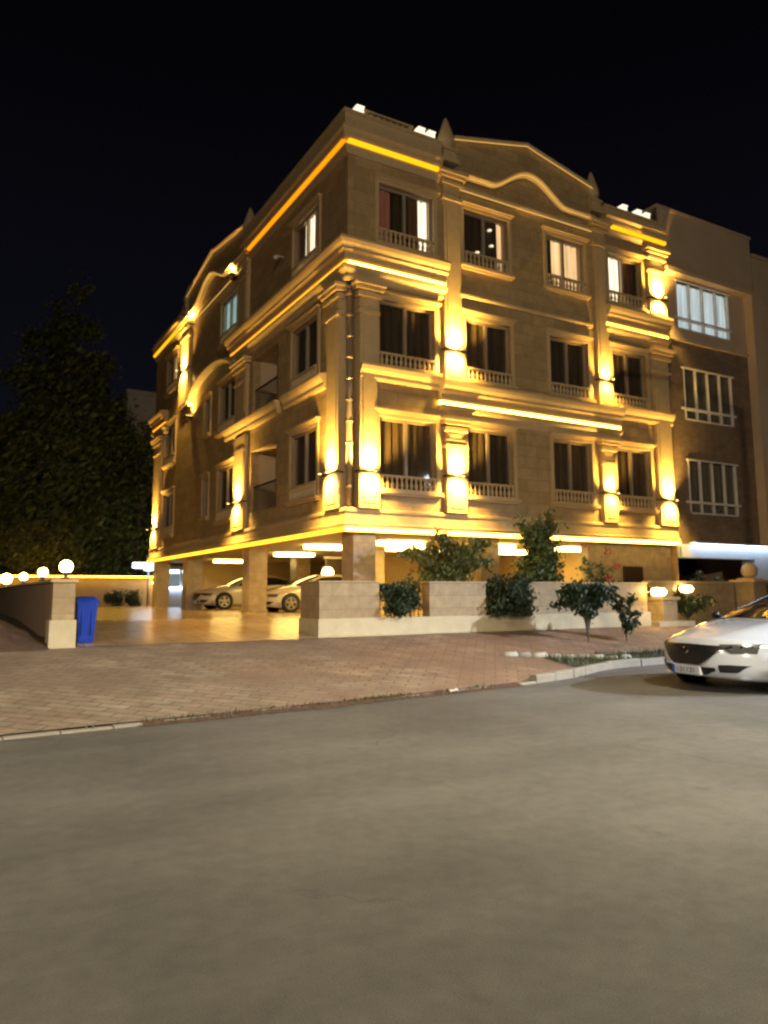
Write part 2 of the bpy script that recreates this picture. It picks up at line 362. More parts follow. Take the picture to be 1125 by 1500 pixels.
# kerb: stones laid end to end, nearly flush by the drive and raised round the corner
import itertools
b = MB(); dist = []; pts = [Vector(p) for p in KERB]
def along(s):
    for p, q in zip(pts, pts[1:]):
        L = (q-p).length
        if s <= L: return p+(q-p)*s/L, (q-p).normalized()
        s -= L
    return pts[-1], (pts[-1]-pts[-2]).normalized()
tot = sum((q-p).length for p, q in zip(pts, pts[1:])); s_ = 35.
while s_ < 100:
    L = .62+random.uniform(-.02,.02); p, t = along(s_); q, _ = along(s_+L-.015); nrm = Vector((-t.y,t.x))
    low = p.x < 8.9
    h = .035+random.uniform(-.012,.01) if low else .15+random.uniform(-.01,.01)
    j = random.uniform(-.015,.015); w = .15
    bev = .02
    prof = [(0,-.05),(0,h-bev),(bev,h),(w-bev,h),(w,h-bev),(w,-.05)]
    vs = []
    for c in (p,q):
        for d, z in prof: v = c+nrm*(d+j); vs.append((v.x,v.y,z))
    n = len(prof)
    b.add(vs, [(k,k+n,(k+1)%n+n,(k+1)%n) for k in range(n)]+[tuple(range(n)),tuple(range(2*n-1,n-1,-1))])
    s_ += L
tag(b.build('kerb', 'kerb'), kind='structure')

b = MB(); rnd = random.Random(4); vs = []; N = 160
for i in range(N+1):
    x = 2.2+6.6*i/N; k = ky(x); wv = .5+.5*math.sin(x*2.1+1)*math.sin(x*.9)
    for o_ in (-.05-.07*wv-rnd.uniform(0,.06), .06, .18+.08*wv+rnd.uniform(0,.08)): vs.append((x,k+o_,(.004 if o_ < 0 else .042)+rnd.uniform(0,.004)))
b.add(vs, [(i*3+j,i*3+j+1,i*3+j+4,i*3+j+3) for i in range(N) for j in range(2)]); tag(b.build('kerb_dirt', 'soil', fix=False), kind='structure')

# ------------------------------------------------------------------ main building
BX, BY = 9.4, 18.4            # the wall corner nearest the camera
XR, YB = 22.72, 41.4
front = lambda u,d,z: (u, BY-d, z)
left = lambda u,d,z: (BX-d, u, z)
bld = empty('apartment_building', (0,0,0), 0, 'cream stone apartment building lit with glowing yellow strips, raised on columns over cars', 'apartment building')
FL = [(4.5,6.62),(8.12,10.12),(11.85,13.72)]      # openings per floor
FW = [(10.42,12.35),(13.5,15.28),(16.95,18.68),(19.85,21.55)]
# left facade openings: corner bay, loggia, centre, slit, far pair
LWn = [(20.35,22.35),(28.0,30.0),(37.0,39.0)]
fh = [(a,b_,z0,z1) for a,b_ in FW for z0,z1 in FL]
b = MB(); NX = .34
b.sheet(front, BX+NX, XR, 3.4, 14.95, fh); b.build('wall', 'stone', bld)
lh = [(a,b_,z0,z1) for a,b_ in LWn for z0,z1 in FL] + [(31.3,32.1,4.85,6.5),(31.3,32.1,8.45,10.0)]
log = [(23.6,26.1,4.5,6.75),(23.6,26.1,8.12,10.2)]; lh2 = lh+log
b = MB(); b.sheet(left, BY+NX, YB, 3.4, 14.95, lh2); b.build('wall', 'stone', bld)
b = MB(); b.box((XR-.01,BY+.001,.93),(XR+.02,YB,14.95)); b.box((BX,YB,3.4),(XR,YB+.1,14.95)); b.build('wall', 'stone', bld)
# re-entrant notch at the corner with the downpipe in it
b = MB(); b.box((BX+NX-.001,BY+.002,3.9),(BX+NX+.12,BY+NX+.1,14.4)); b.box((BX+.002,BY+NX-.001,3.9),(BX+NX,BY+NX+.12,14.4)); b.build('corner_recess', 'trim', bld)
b = MB(); b.box((BX+.003,BY+.003,10.6),(BX+NX+.06,BY+NX+.06,14.75)); b.build('wall', 'stone', bld)
px, py = BX+.15, BY+.15
b = MB(); b.lathe((px,py,0), [(.10,3.95),(.10,10.3)], 14)
pp = b.build('downpipe', 'pipe', bld)
b = MB(); z = 4.5
while z < 10.2: b.lathe((px,py,z), [(.102,0),(.128,.015),(.128,.06),(.102,.075)], 14); z += .62
b.build('pipe_collar', 'pipe', pp)
# floors, ceiling and roof
b = MB(); b.box((BX+.02,BY+.02,3.3),(XR-.02,YB-.02,3.42)); b.build('ceiling', 'soffit', bld)
b = MB(); b.box((BX,BY,14.9),(XR,YB,15.0)); b.build('roof', 'roofing', bld)
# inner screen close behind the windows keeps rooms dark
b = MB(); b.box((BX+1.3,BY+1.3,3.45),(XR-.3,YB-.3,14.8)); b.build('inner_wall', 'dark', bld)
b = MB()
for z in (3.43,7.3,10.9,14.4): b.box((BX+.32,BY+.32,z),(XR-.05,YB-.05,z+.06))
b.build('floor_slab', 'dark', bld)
# corner bay upper body sits under the roof, base band all round
def cornice(name, path, prof, m='trim'):
    b = MB(); b.sweep(path, prof); return b.build(name, m, bld)
WL = [(BX,YB),(BX,BY),(XR,BY)]
cornice('base_band', WL, [(-.05,3.40),(.20,3.40),(.20,3.50),(.12,3.54),(.09,3.80),(.12,3.84),(.12,3.90),(.06,3.95),(-.05,3.95)])
b = MB(); b.sweep(WL, [(-.03,3.28),(.12,3.28),(.12,3.398),(-.03,3.398)]); b.build('fascia', 'trim', bld)
for pth, m_ in (([(BX,YB),(BX,BY-.125)],'led_side'),([(BX-.12,BY),(XR,BY)],'led_hot')):
    b = MB(); b.sweep(pth, [(.125,3.29),(.19,3.29),(.19,3.394),(.125,3.394)]); b.build('glow_strip', m_, bld)

def rich_cornice(path, z, led='led', drop=True, scale=1.):
    """lower moulding, recessed LED strip, projecting crown; z is the height of the strip"""
    cornice('cornice', path, [(-.04,z+.10),(.16,z+.10),(.20,z+.16),(.20,z+.30),(.30,z+.36),(.30,z+.44),(.38,z+.52),(.42,z+.62),(.42,z+.70),(-.04,z+.74)])
    cornice('moulding', path, [(-.04,z-.42),(.05,z-.42),(.10,z-.36),(.10,z-.24),(.22,z-.16),(.25,z-.08),(.25,z-.04),(-.04,z-.02)])
    for k, (p, q) in enumerate(zip(path, path[1:])):
        side = abs(p[0]-q[0]) < .01
        b = MB(); b.sweep([p,(q[0],q[1]-.02)] if side else [(p[0]-(.02 if k else 0),p[1]),q], [(.02,z+.0),(.13,z+.0),(.13,z+.095),(.02,z+.095)]); b.build('glow_strip', 'led_side' if side else led, bld)
rich_cornice([(BX,28.4),(BX,BY),(12.72,BY)], 10.92, 'led_hot')
rich_cornice([(19.5,BY),(XR,BY)], 10.92)
rich_cornice([(12.45,BY),(20.0,BY)], 7.22, 'led_hot')
rich_cornice([(BX,YB),(BX,38.6)], 10.3)
# sills bands of the end bays between first and second floor
for path in ([(9.75,BY),(12.45,BY)],[(20.0,BY),(XR,BY)],[(BX,22.8),(BX,19.7)],[(BX,28.9),(BX,26.3)],[(BX,26.25),(BX,23.3)]):
    cornice('sill_band', path, [(-.04,7.62),(.10,7.62),(.14,7.70),(.14,7.80),(.22,7.90),(.26,8.0),(.26,8.06),(-.04,8.1)])
for path, z in (([(13.25,BY),(18.9,BY)],10.72),([(13.25,BY),(18.9,BY)],14.27)):
    cornice('string_course', path, [(-.03,z),(.10,z),(.14,z+.06),(.14,z+.12),(-.03,z+.15)])
# roof cornices with the orange strips, dentils and the parapets above
def roof_bay(path, zt_=15.62, led='led_orange'):
    cornice('cornice', path, [(-.04,14.72),(.20,14.72),(.24,14.80),(.24,14.92),(.32,14.98),(.32,15.06),(-.04,15.1)])
    cornice('moulding', path, [(-.04,14.34),(.06,14.34),(.10,14.42),(.16,14.52),(.16,14.58),(-.04,14.6)])
    for k, (p, q) in enumerate(zip(path, path[1:])):
        first = len(path) == 3 and k == 0
        b = MB(); b.sweep([p,(q[0],q[1]-.05)] if first else [(p[0]-(.05 if k else 0),p[1]),q], [(.05,14.61),(.22,14.61),(.22,14.715),(.05,14.715)]); b.build('glow_strip', 'led_red' if first else led, bld)
    b = MB(); b.sweep(path, [(-.30,15.05),(.18,15.05),(.18,zt_-.1),(.24,zt_-.08),(.24,zt_),(-.3,zt_)]); b.build('parapet', 'trim', bld)
roof_bay([(BX,27.0),(BX,BY),(12.6,BY)])
roof_bay([(19.6,BY),(XR+.05,BY)], 15.42)
roof_bay([(BX,YB+.1),(BX,35.6)], 15.3)
# balusters along the parapet of the corner bay and the white lamps standing between them
def roof_lamp(x, y, z):
    b = MB(); b.box((x-.10,y-.10,z),(x+.10,y+.10,z+.05)); o = b.build('roof_lamp', 'bronze', bld)
    b = MB(); b.box((x-.11,y-.11,z+.052),(x+.11,y+.11,z+.25)); b.box((x-.13,y-.13,z+.251),(x+.13,y+.13,z+.29)); b.build('lamp_shade', 'white_lamp', o)
b = MB()
for i in range(8):
    x = 10.0+i*.22; b.lathe((x,BY+.05,15.62), [(.06,0),(.04,.03),(.075,.1),(.04,.2),(.06,.24)], 7)
b.box((9.9,BY-.05,15.86),(11.65,BY+.15,15.92)); b.build('roof_balustrade', 'trim', bld)
for x in (9.75,11.9,12.28): roof_lamp(x, BY-.02, 15.62)
for x in (20.75,21.5,21.95): roof_lamp(x, BY-.02, 15.42)

# centre pediments, front and left
def centre(F, u0, u1, rise=16.62, ends=15.95):
    uc = (u0+u1)/2; n = 40
    b = MB()
    pk = [(u0,14.7),(u0,ends),(uc,rise),(u1,ends),(u1,14.7)]
    vs = [F(u,d,z) for d in (.02,-.3) for u,z in pk]
    b.add(vs, [(0,1,2,3,4),(9,8,7,6,5)]+[(k,k+5,(k+1)%5+5,(k+1)%5) for k in range(5)])
    p = b.build('pediment', 'stone', bld)
    b = MB(); b.arc(F, [(u0-.05,ends-.02),(uc-.3,rise-.08),(uc,rise),(uc+.3,rise-.08),(u1+.05,ends-.02)], [(-.34,0),(.10,0),(.16,.05),(.16,.10),(-.34,.12)]); b.build('pediment_coping', 'trim', p)
    w = (u1-u0)*.27; h = .78; pts = [(u0,14.66)]
    for i in range(n+1):
        s = -1+2*i/n; pts.append((uc+s*w, 14.66+h*(.5+.5*math.cos(math.pi*s))**.8))
    pts.append((u1,14.66))
    b = MB(); b.arc(F, pts, [(0,-.02),(.12,-.02),(.18,.04),(.26,.10),(.26,.15),(0,.18)]); b.build('arched_cornice', 'trim', p)
    b = MB(); b.arc(F, pts, [(.19,.02),(.215,.02),(.215,.055),(.19,.055)]); b.build('glow_strip', 'edge_glow', p)  # thin glowing line paints the lit edge of the arch moulding
    b = MB(); b.arc(F, [(u0-.05,ends-.05),(uc-.3,rise-.11),(uc,rise-.03),(uc+.3,rise-.11),(u1+.05,ends-.05)], [(.105,0),(.125,0),(.125,.025),(.105,.025)]); b.build('glow_strip', 'edge_glow', p)  # lit edge of the coping, put in as a glowing line
    b = MB(); b.fbox(F,u0+.1,u1-.1,.105,.13,14.235,14.268); b.build('glow_strip', 'edge_glow', p)  # lit edge of the string course, put in as a glowing line
    return pts
arch_front = centre(front, 13.2, 19.1)
arch_left = centre(left, 27.2, 35.6)
def finial(x, y, z0, s=1.):
    b = MB(); b.box((x-.30*s,y-.30*s,z0-.05),(x+.30*s,y+.30*s,z0+.12)); b.box((x-.24*s,y-.24*s,z0+.12),(x+.24*s,y+.24*s,z0+.36)); b.box((x-.30*s,y-.30*s,z0+.36),(x+.30*s,y+.30*s,z0+.44))
    b.lathe((x,y,z0+.44), [(.26*s,0),(.30*s,.06),(.22*s,.12),(.30*s,.25),(.29*s,.42),(.2*s,.7),(.1*s,1.0),(.03*s,1.16)], 12)
    b.build('finial', 'trim', bld)
finial(12.95,BY+.1,15.1); finial(19.3,BY+.1,15.1,.9); finial(BX+.1,27.0,15.1); finial(BX+.1,35.6,15.1)

# pilasters with pedestal, capital and wall lamp
WARM = (1,.60,.125)
def pilaster(F, u0, u1, z0, z1, cap=True, ped=None, depth=.12):
    b = MB(); b.fbox(F,u0,u1,-.02,depth,z0,z1); b.fbox(F,u0+.1,u1-.1,depth,depth+.025,(ped or z0)+.25,z1-.5)
    p = b.build('pilaster', 'trim', bld)
    if cap:
        b = MB()
        for k, (dz,h,e) in enumerate(((-.92,.10,.07),(-.72,.06,.04),(-.42,.12,.10),(-.22,.10,.16),(-.10,.10,.22))):
            b.fbox(F,u0-e,u1+e,-.02,depth+e,z1+dz,z1+dz+h)
        b.build('capital', 'trim', p)
    if ped:
        b = MB(); b.fbox(F,u0-.05,u1+.05,-.02,depth+.05,z0,ped); b.fbox(F,u0+.08,u1-.08,depth+.05,depth+.07,z0+.15,ped-.15); b.build('pedestal', 'trim', p)
        b = MB(); b.fbox(F,u0-.09,u1+.09,-.02,depth+.09,ped+.002,ped+.05); b.build('pedestal_cap', 'bronze', p)
    return p
def wall_lamp(F, u, z, up, dn, d=.12, ang=128):
    b = MB(); b.fbox(F,u-.02,u+.02,d+.08,d+.36,z+.005,z+.025); b.fbox(F,u-.04,u+.04,d+.34,d+.42,z-.01,z+.05)
    o = b.build('wall_lamp', 'bronze', bld)
    b = MB(); b.fbox(F,u-.12,u+.12,d+.10,d+.15,z+.052,z+.065); b.fbox(F,u-.03,u+.03,d+.35,d+.41,z-.022,z-.011); b.build('lens', 'lens', o)
    if up: spot(o, F(u,d+.27,z+.09), F(u,d-.10,z+.75), up, WARM, ang, 1., .09)
    if dn: spot(o, F(u,d+.40,z-.04), F(u,d+.05,z-.55), dn, WARM, ang, .8, .09)
UP, DN = 760, 430
# front
pilaster(front, BX+NX, 10.3, 3.95, 10.45, True, 4.95); wall_lamp(front, 10.02, 4.95, UP, DN)
pilaster(front, 12.68, 13.3, 3.95, 6.82, True, 5.02); wall_lamp(front, 12.99, 5.02, UP, DN)
pilaster(front, 12.68, 13.3, 7.95, 14.7, True, 8.9); wall_lamp(front, 12.99, 8.9, UP, DN)
pilaster(front, 19.08, 19.62, 3.95, 6.82, True, 4.92); wall_lamp(front, 19.35, 4.92, UP*.4, DN*.45)
pilaster(front, 19.08, 19.62, 7.95, 14.7, True, 8.85); wall_lamp(front, 19.35, 8.85, UP*.3, DN*.35)
pilaster(front, 21.86, 22.62, 3.95, 10.45, True, 4.85); wall_lamp(front, 22.24, 4.85, UP, DN, .12, 115)
pilaster(front, 21.86, 22.62, 11.66, 14.32, True, 12.35); wall_lamp(front, 22.24, 12.35, UP, DN, .12, 115)
# left
pilaster(left, BY+NX, 19.5, 3.95, 10.45, True, 4.95); wall_lamp(left, 19.1, 4.95, UP, DN)
pilaster(left, 26.5, 27.7, 3.95, 7.5, False, 4.95); wall_lamp(left, 27.1, 4.95, UP, DN)
pilaster(left, 26.5, 27.7, 8.1, 10.45, True)
pilaster(left, 26.6, 27.6, 11.66, 14.7, True)
pilaster(left, 39.5, 40.9, 3.95, 9.8, True, 4.95); wall_lamp(left, 40.2, 4.95, UP*1.2, DN)
pilaster(left, 34.6, 36.0, 10.4, 14.7, True, 12.2); wall_lamp(left, 35.3, 12.2, UP*1.2, DN)
# lower arch over the centre of the left facade, with its lamp
pts = [(27.7,10.55)]+[(31.0+3.0*math.sin(a), 10.2+.95*math.cos(a)) for a in [R(-80+160*i/24) for i in range(25)]]+[(34.3,10.3)]
b = MB(); b.arc(left, pts, [(0,-.02),(.12,-.02),(.18,.04),(.26,.12),(.26,.18),(0,.22)]); b.build('arched_cornice', 'trim', bld)
for u, z in ((34.2,9.75),(34.4,14.25),(28.2,14.3)):
    b = MB(); b.fbox(left,u-.25,u+.25,.0,.35,z-.1,z); o = b.build('wall_lamp', 'bronze', bld)
    b = MB(); b.fbox(left,u-.2,u+.2,.05,.32,z+.002,z+.02); b.build('lens', 'lens', o)
    spot(o, left(u,.3,z+.08), left(u-.6 if u > 30 else u+.4,-.05,z+1.2), 220, WARM, 110, .8)

# windows
def curtain_mb(F, u0, u1, z0, z1, d, ph=0.):
    b = MB(); n = max(6,int((u1-u0)/.035)); vs = []
    for i in range(n+1):
        u = u0+(u1-u0)*i/n; dd = d+.03*math.sin(u*23+ph)+.015*math.sin(u*51+ph)
        vs += [F(u,dd,z0),F(u,dd-.01,z1)]
    b.add(vs, [(2*i,2*i+2,2*i+3,2*i+1) for i in range(n)], True); return b
def window(F, u0, u1, z0, z1, bal=.44, fill=None, parent=bld, mull=1, frame='frame', surround=True, lintel=True, sill=True):
    b = MB(); t = .07; gl = -.165 if F is not left else -.10; d0, d1 = gl-.035, gl+.045
    b.fbox(F,u0,u0+t,d0,d1,z0,z1); b.fbox(F,u1-t,u1,d0,d1,z0,z1); b.fbox(F,u0+t,u1-t,d0,d1,z1-t,z1); b.fbox(F,u0+t,u1-t,d0,d1,z0,z0+t)
    for k in range(mull):
        c = u0+(u1-u0)*(k+1)/(mull+1); b.fbox(F,c-.05,c+.05,d0,d1+.015,z0+t,z1-t)
    w = b.build('window', frame, parent)
    b = MB(); b.add([F(u0+t,gl,z0+t),F(u1-t,gl,z0+t),F(u1-t,gl,z1-t),F(u0+t,gl,z1-t)], [(0,1,2,3)]); b.build('pane', 'glass', w)
    for (a, c, m) in (fill or [(0,1,'curtain_dark')]):
        ua, ub = u0+(u1-u0)*a, u0+(u1-u0)*c
        curtain_mb(F, ua, ub, z0+.01, z1-.005, (-.26 if not m.startswith('lit') else -.30) if F is not left else -.20, random.random()*6).build('curtain', m, w)
    if surround:
        b = MB(); e = .13; j = .05
        b.fbox(F,u0-e,u0,-.02,j,z0,z1); b.fbox(F,u1,u1+e,-.02,j,z0,z1); b.fbox(F,u0-e,u1+e,-.02,j,z1,z1+.12)
        if lintel: b.fbox(F,u0-e-.03,u1+e+.03,-.02,.10,z1+.12,z1+.17); b.fbox(F,u0-e-.07,u1+e+.07,-.02,.16,z1+.17,z1+.23)
        if sill: b.fbox(F,u0-e-.04,u1+e+.04,-.1,.16,z0-.09,z0); b.fbox(F,u0-e,u1+e,-.02,.10,z0-.15,z0-.09)
        b.build('surround', 'trim', w)
    if bal:
        b = MB(); n = int((u1-u0)/.155); b.fbox(F,u0,u1,-.02,.10,z0+bal-.06,z0+bal); b.fbox(F,u0,u1,-.02,.10,z0,z0+.05)
        for k in range(n):
            u = u0+(u1-u0)*(k+.5)/n; c = F(u,.04,z0+.05)
            b.lathe(c, [(.05,0),(.03,.03),(.055,.10),(.05,.15),(.025,.24),(.045,.29),(.045,bal-.11)], 7)
        b.build('balustrade', 'trim', w)
    return w
D = 'curtain_dark'; MD = 'curtain_mid'
fills = {
 (0,0):[(0,.5,MD),(.5,1,MD)], (1,0):[(0,.55,MD),(.55,1,D)], (2,0):[(0,1,MD)], (3,0):[(0,.45,MD),(.5,1,MD)],
 (0,1):[(0,1,D)], (1,1):[(0,.5,MD),(.5,1,D)], (2,1):[(0,1,D)], (3,1):[(0,1,D)],
 (0,2):[(0,.3,'lit_rose'),(.3,.62,D),(.6,.8,'curtain_red'),(.78,.97,'lit_white')], (1,2):[(0,.86,D),(.86,1,'lit_cream')],
 (2,2):[(0,.28,D),(.28,1,'lit_cream')], (3,2):[(0,.5,'lit_white'),(.5,.82,'curtain_red'),(.82,1,D)]}
for i, (a, c) in enumerate(FW):
    for j, (z0, z1) in enumerate(FL):
        w_ = window(front, a, c, z0, z1, .44 if j != 1 else .40, fills[(i,j)])
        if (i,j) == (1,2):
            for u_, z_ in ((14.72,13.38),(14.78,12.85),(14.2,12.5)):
                b = MB(); b.lathe(front(u_,-.21,z_), [(.01,-.025),(.07,-.012),(.075,.012),(.01,.025)], 10); b.build('sparkle', 'white_lamp', w_)  # glowing discs stand in for chandelier sparkles in the pane
lf = {(0,2):[(0,.35,'lit_rose'),(.35,.75,'lit_white'),(.7,1,'curtain_red')], (1,2):[(0,1,'lit_cyan')], (2,2):[(.1,.6,'lit_cream'),(.6,1,D)]}
for i, (a, c) in enumerate(LWn):
    for j, (z0, z1) in enumerate(FL):
        window(left, a, c, z0, z1, .44 if j != 1 else .40, lf.get((i,j)))
for h in lh[-2:]: window(left, *h, 0, None, mull=0)
# loggias between corner bay and centre: recess with a door and a railing
for a, c, z0, z1 in log:
    b = MB(); b.fbox(left,a-.02,c+.02,-1.25,-1.2,z0-.02,z1+.02); b.fbox(left,a-.05,a,-1.2,-.3,z0,z1); b.fbox(left,c,c+.05,-1.2,-.3,z0,z1); b.fbox(left,a,c,-1.2,-.3,z1,z1+.05); b.fbox(left,a,c,-1.2,-.3,z0-.05,z0)
    lo = b.build('loggia', 'inner', bld)
    window(left, a+.5, c-.4, z0+.05, z1-.25, 0, None, lo, 1, 'frame', False).location.x = 1.02
    b = MB(); b.fbox(left,a,c,-.14,-.10,z0+.92,z0+.98)
    for k in range(17): u = a+(c-a)*(k+.5)/17; b.fbox(left,u-.012,u+.012,-.13,-.11,z0,z0+.92)
    b.build('railing', 'bronze', lo)
b = MB(); c = left(23.3,.0,13.1); b.fbox(left,23.25,23.35,0,.25,13.1,13.15); b.tube([left(23.3,.22,13.08),left(23.1,.38,12.98)], .06, 10); b.build('security_camera', 'white_frame', bld)
# columns, end wall and core of the open ground floor
def column(x, y, w=.7, d=.7):
    b = MB(); b.box((x-w/2,y-d/2,.9),(x+w/2,y+d/2,3.3)); b.box((x-w/2-.03,y-d/2-.03,.9),(x+w/2+.03,y+d/2+.03,1.05)); b.build('column', 'column', bld)
for x, y in ((10.0,18.85),(9.8,26.6),(9.8,34.8),(9.8,40.6),(14.4,18.9),(14.4,26),(14.4,33),(18.6,26),(18.6,33)): column(x, y)
b = MB(); b.box((18.6,BY+.25,.9),(XR-.03,BY+.6,3.29)); b.build('wall', 'column', bld)
b = MB(); b.box((20.2,BY+.16,1.5),(21.1,BY+.25,2.5)); b.build('meter_cabinet', 'bronze', bld)
b = MB(); b.box((XR-.5,BY+.7,.9),(XR-.3,YB-.1,3.29)); b.box((15.4,29.2,.9),(19.6,32.2,3.29)); b.box((11.6,40.4,.9),(XR-.6,40.7,3.29)); b.build('inner_wall', 'inner', bld)
b = MB(); b.box((13.2,27.6,.93),(14.2,27.75,3.0)); dr = b.build('door', 'bronze', bld)
b = MB(); b.box((13.1,27.5,3.0),(14.3,27.74,3.08)); b.build('door_frame', 'white_frame', dr)
def ceiling_light(x, y, w=1.7, l=.9):
    b = MB(); n = 20; vs = []
    for z in (3.29,3.17):
        for k in range(n):
            a = 2*math.pi*k/n; ex = math.copysign(abs(math.cos(a))**.6, math.cos(a)); ey = math.copysign(abs(math.sin(a))**.6, math.sin(a)); vs.append((x+w/2*ex,y+l/2*ey,z))
    b.add(vs, [tuple(range(n)),tuple(range(2*n-1,n-1,-1))]+[(k,(k+1)%n,(k+1)%n+n,k+n) for k in range(n)]); b.build('ceiling_light', 'ceil_led', bld)
for x, y in ((11.6,24.2),(12.6,29.5),(12.3,36.8),(12.9,21.3),(14.8,24.0),(17.0,24.2),(20.0,24.0),(20.6,21.3),(16.6,21.2)): ceiling_light(x, y)
b = MB(); b.box((12.98,27.3,2.6),(13.12,27.62,2.7)); o = b.build('wall_lamp', 'bronze', bld)
b = MB(); b.lathe((13.05,27.2,2.42), [(.02,-.23),(.15,-.19),(.23,-.05),(.23,.06),(.15,.19),(.02,.23)], 14); b.build('lamp_shade', 'globe', o)

# ------------------------------------------------------------------ neighbouring blocks
def block(name, label, x0, x1, y0, y1, z0, z1, m):
    o = empty(name, (0,0,0), 0, label, 'apartment building'); b = MB(); b.box((x0,y0,z0),(x1,y1,z1)); b.build('wall', m, o); return o
nb = empty('apartment_building', (0,0,0), 0, 'dark brown brick block with white framed windows and a white lit ground floor', 'apartment building')
NYF = 18.55; nf = lambda u,d,z: (u, NYF-d, z)
NW = [(23.75,26.55,4.5,6.5),(23.78,26.62,8.06,10.05),(23.6,26.75,11.6,13.5)]
b = MB(); b.sheet(nf, XR+.03, 28.4, 3.35, 11.15, NW[:2], .35); b.build('wall', 'neigh_brick', nb)
b = MB(); b.sheet(nf, XR+.03, 28.4, 11.15, 16.3, NW[2:], .35, .03); b.box((XR+.03,NYF+.6,3.35),(28.4,36,16.3)); b.build('wall', 'neigh_plaster', nb)
b = MB(); b.box((XR+.0,NYF-.08,16.3),(28.46,36,16.4)); b.build('coping', 'neigh_plaster', nb)
b = MB(); b.fbox(nf,XR+.02,27.75,.03,.40,13.62,13.80); b.fbox(nf,27.75,28.4,.03,.40,3.35,13.80); b.fbox(nf,XR+.02,27.75,.02,.10,11.08,11.2); b.build('projecting_frame', 'neigh_plaster', nb)
for i, (a, c, z0, z1) in enumerate(NW):
    b = MB(); t = .05; d0, d1 = -.10, .03
    zr = z0+.42
    for u in (a, c-t): b.fbox(nf,u,u+t,d0,d1,z0,z1)
    b.fbox(nf,a-.1,c+.1,d0,d1+.05,z1,z1+t); b.fbox(nf,a,c,d0,d1,z0,z0+t); b.fbox(nf,a-.2,c+.15,d0,d1+.02,zr-.03,zr+.05)
    for k in (1,2,3): u = a+(c-a)*k/4; b.fbox(nf,u-.024,u+.024,d0,d1-.01,z0+t,z1)
    w = b.build('window', 'white_frame', nb)
    b = MB(); b.add([nf(a,-.06,z0),nf(c,-.06,z0),nf(c,-.06,z1),nf(a,-.06,z1)], [(0,1,2,3)]); b.build('pane', 'glass', w)
    curtain_mb(nf, a, c, z0, z1, -.16).build('curtain', 'lit_blue' if i == 2 else 'curtain_pale', w)
b = MB(); b.box((XR+.03,NYF-.25,2.85),(28.4,NYF+.3,3.33)); b.box((27.0,NYF-.25,.9),(28.4,NYF+.3,2.85)); b.build('lintel', 'neigh_white', nb)
b = MB(); b.box((XR+.03,NYF+3.5,.9),(28.4,NYF+3.7,3.3)); b.build('inner_wall', 'dark', nb)
b = MB(); b.box((XR+.5,NYF-.6,3.345),(28.2,NYF-.3,3.40)); cn = b.build('canopy_light', 'neigh_white', nb)
b = MB(); b.box((XR+.6,NYF-.50,3.325),(28.1,NYF-.34,3.344)); b.build('lamp_tube', 'cool_dim', cn)
th = block('apartment_building', 'plain brown block at the right edge of the photo beyond the white lit ground floor', 28.6, 40, 18.6, 36, .8, 15.6, 'neigh_plaster')
b = MB(); b.box((28.55,18.52,15.6),(40.05,36,15.75)); b.build('coping', 'neigh_plaster', th)
fb = block('apartment_building', 'distant pale flat roofed block behind the tree, left of the glowing building', 11.0, 17.5, 58, 68, .8, 16.7, 'far_plaster')
b = MB(); b.box((10.9,57.9,16.7),(17.6,68.1,17.0)); b.build('coping', 'far_plaster', fb)

# ------------------------------------------------------------------ garden walls
gw = empty('garden_wall', (7.5,16,.62), 0, 'low cream stone garden wall with a pale plinth and planted gaps in front of the building', 'wall')
def part(name, m, parent, build):
    b = MB(); build(b); p = parent.location; b.v = [(x-p.x,y-p.y,z-p.z) for x,y,z in b.v]
    return b.build(name, m, parent)
part('plinth', 'plinth', gw, lambda b: (b.box((7.44,15.97,.5),(18.4,16.37,1.03)), b.box((7.44,16.371,.5),(7.84,17.1,1.03))))
for x0, x1 in ((7.47,9.05),(10.5,12.25),(13.66,18.3)):
    part('panel', 'wall_stone', gw, lambda b: b.box((x0,16.0,1.031),(x1,16.34,1.87)))
part('panel', 'wall_stone', gw, lambda b: b.box((7.47,16.341,1.031),(7.81,17.07,1.87)))
part('coping', 'trim', gw, lambda b: (b.box((7.44,15.97,1.871),(9.08,16.37,1.90)), b.box((10.47,15.97,1.871),(12.28,16.37,1.90)), b.box((13.63,15.97,1.871),(18.33,16.37,1.90)), b.box((7.44,16.371,1.871),(7.84,17.1,1.90))))
part('railing', 'bronze', gw, lambda b: [b.box((x,16.3,1.03),(x+.02,16.32,1.75)) for x in [9.1+.14*i for i in range(10)]+[12.3+.14*i for i in range(10)]])
ep = empty('pedestal', (19.15,16.2,.62), 0, 'squat brown stone pedestal at the right end of the garden wall', 'pedestal')
part('shaft', 'wall_stone', ep, lambda b: b.box((18.85,15.9,.6),(19.5,16.5,1.38)))
part('cap', 'trim', ep, lambda b: b.box((18.78,15.83,1.381),(19.57,16.57,1.47)))
part('foot', 'plinth', ep, lambda b: b.box((18.5,15.75,.55),(20.1,16.7,.74)))
rw = empty('boundary_wall', (20,17.4,.62), 0, 'pinkish stone boundary wall in front of the brown brick block', 'wall')
part('wall', 'wall_stone', rw, lambda b: b.box((20.0,17.3,.6),(32,17.6,1.92)))
part('coping', 'trim', rw, lambda b: b.box((19.97,17.25,1.921),(32,17.65,1.98)))
bp = empty('gate_pillar', (24.6,16.9,.62), 0, 'stone gate pillar topped by a round ball, above the white parked car', 'pillar')
part('shaft', 'wall_stone', bp, lambda b: b.box((24.25,16.55,.6),(24.95,17.25,1.95)))
part('cap', 'trim', bp, lambda b: (b.box((24.1,16.4,1.951),(25.1,17.4,2.03)), b.box((24.3,16.6,2.031),(24.9,17.2,2.09))))
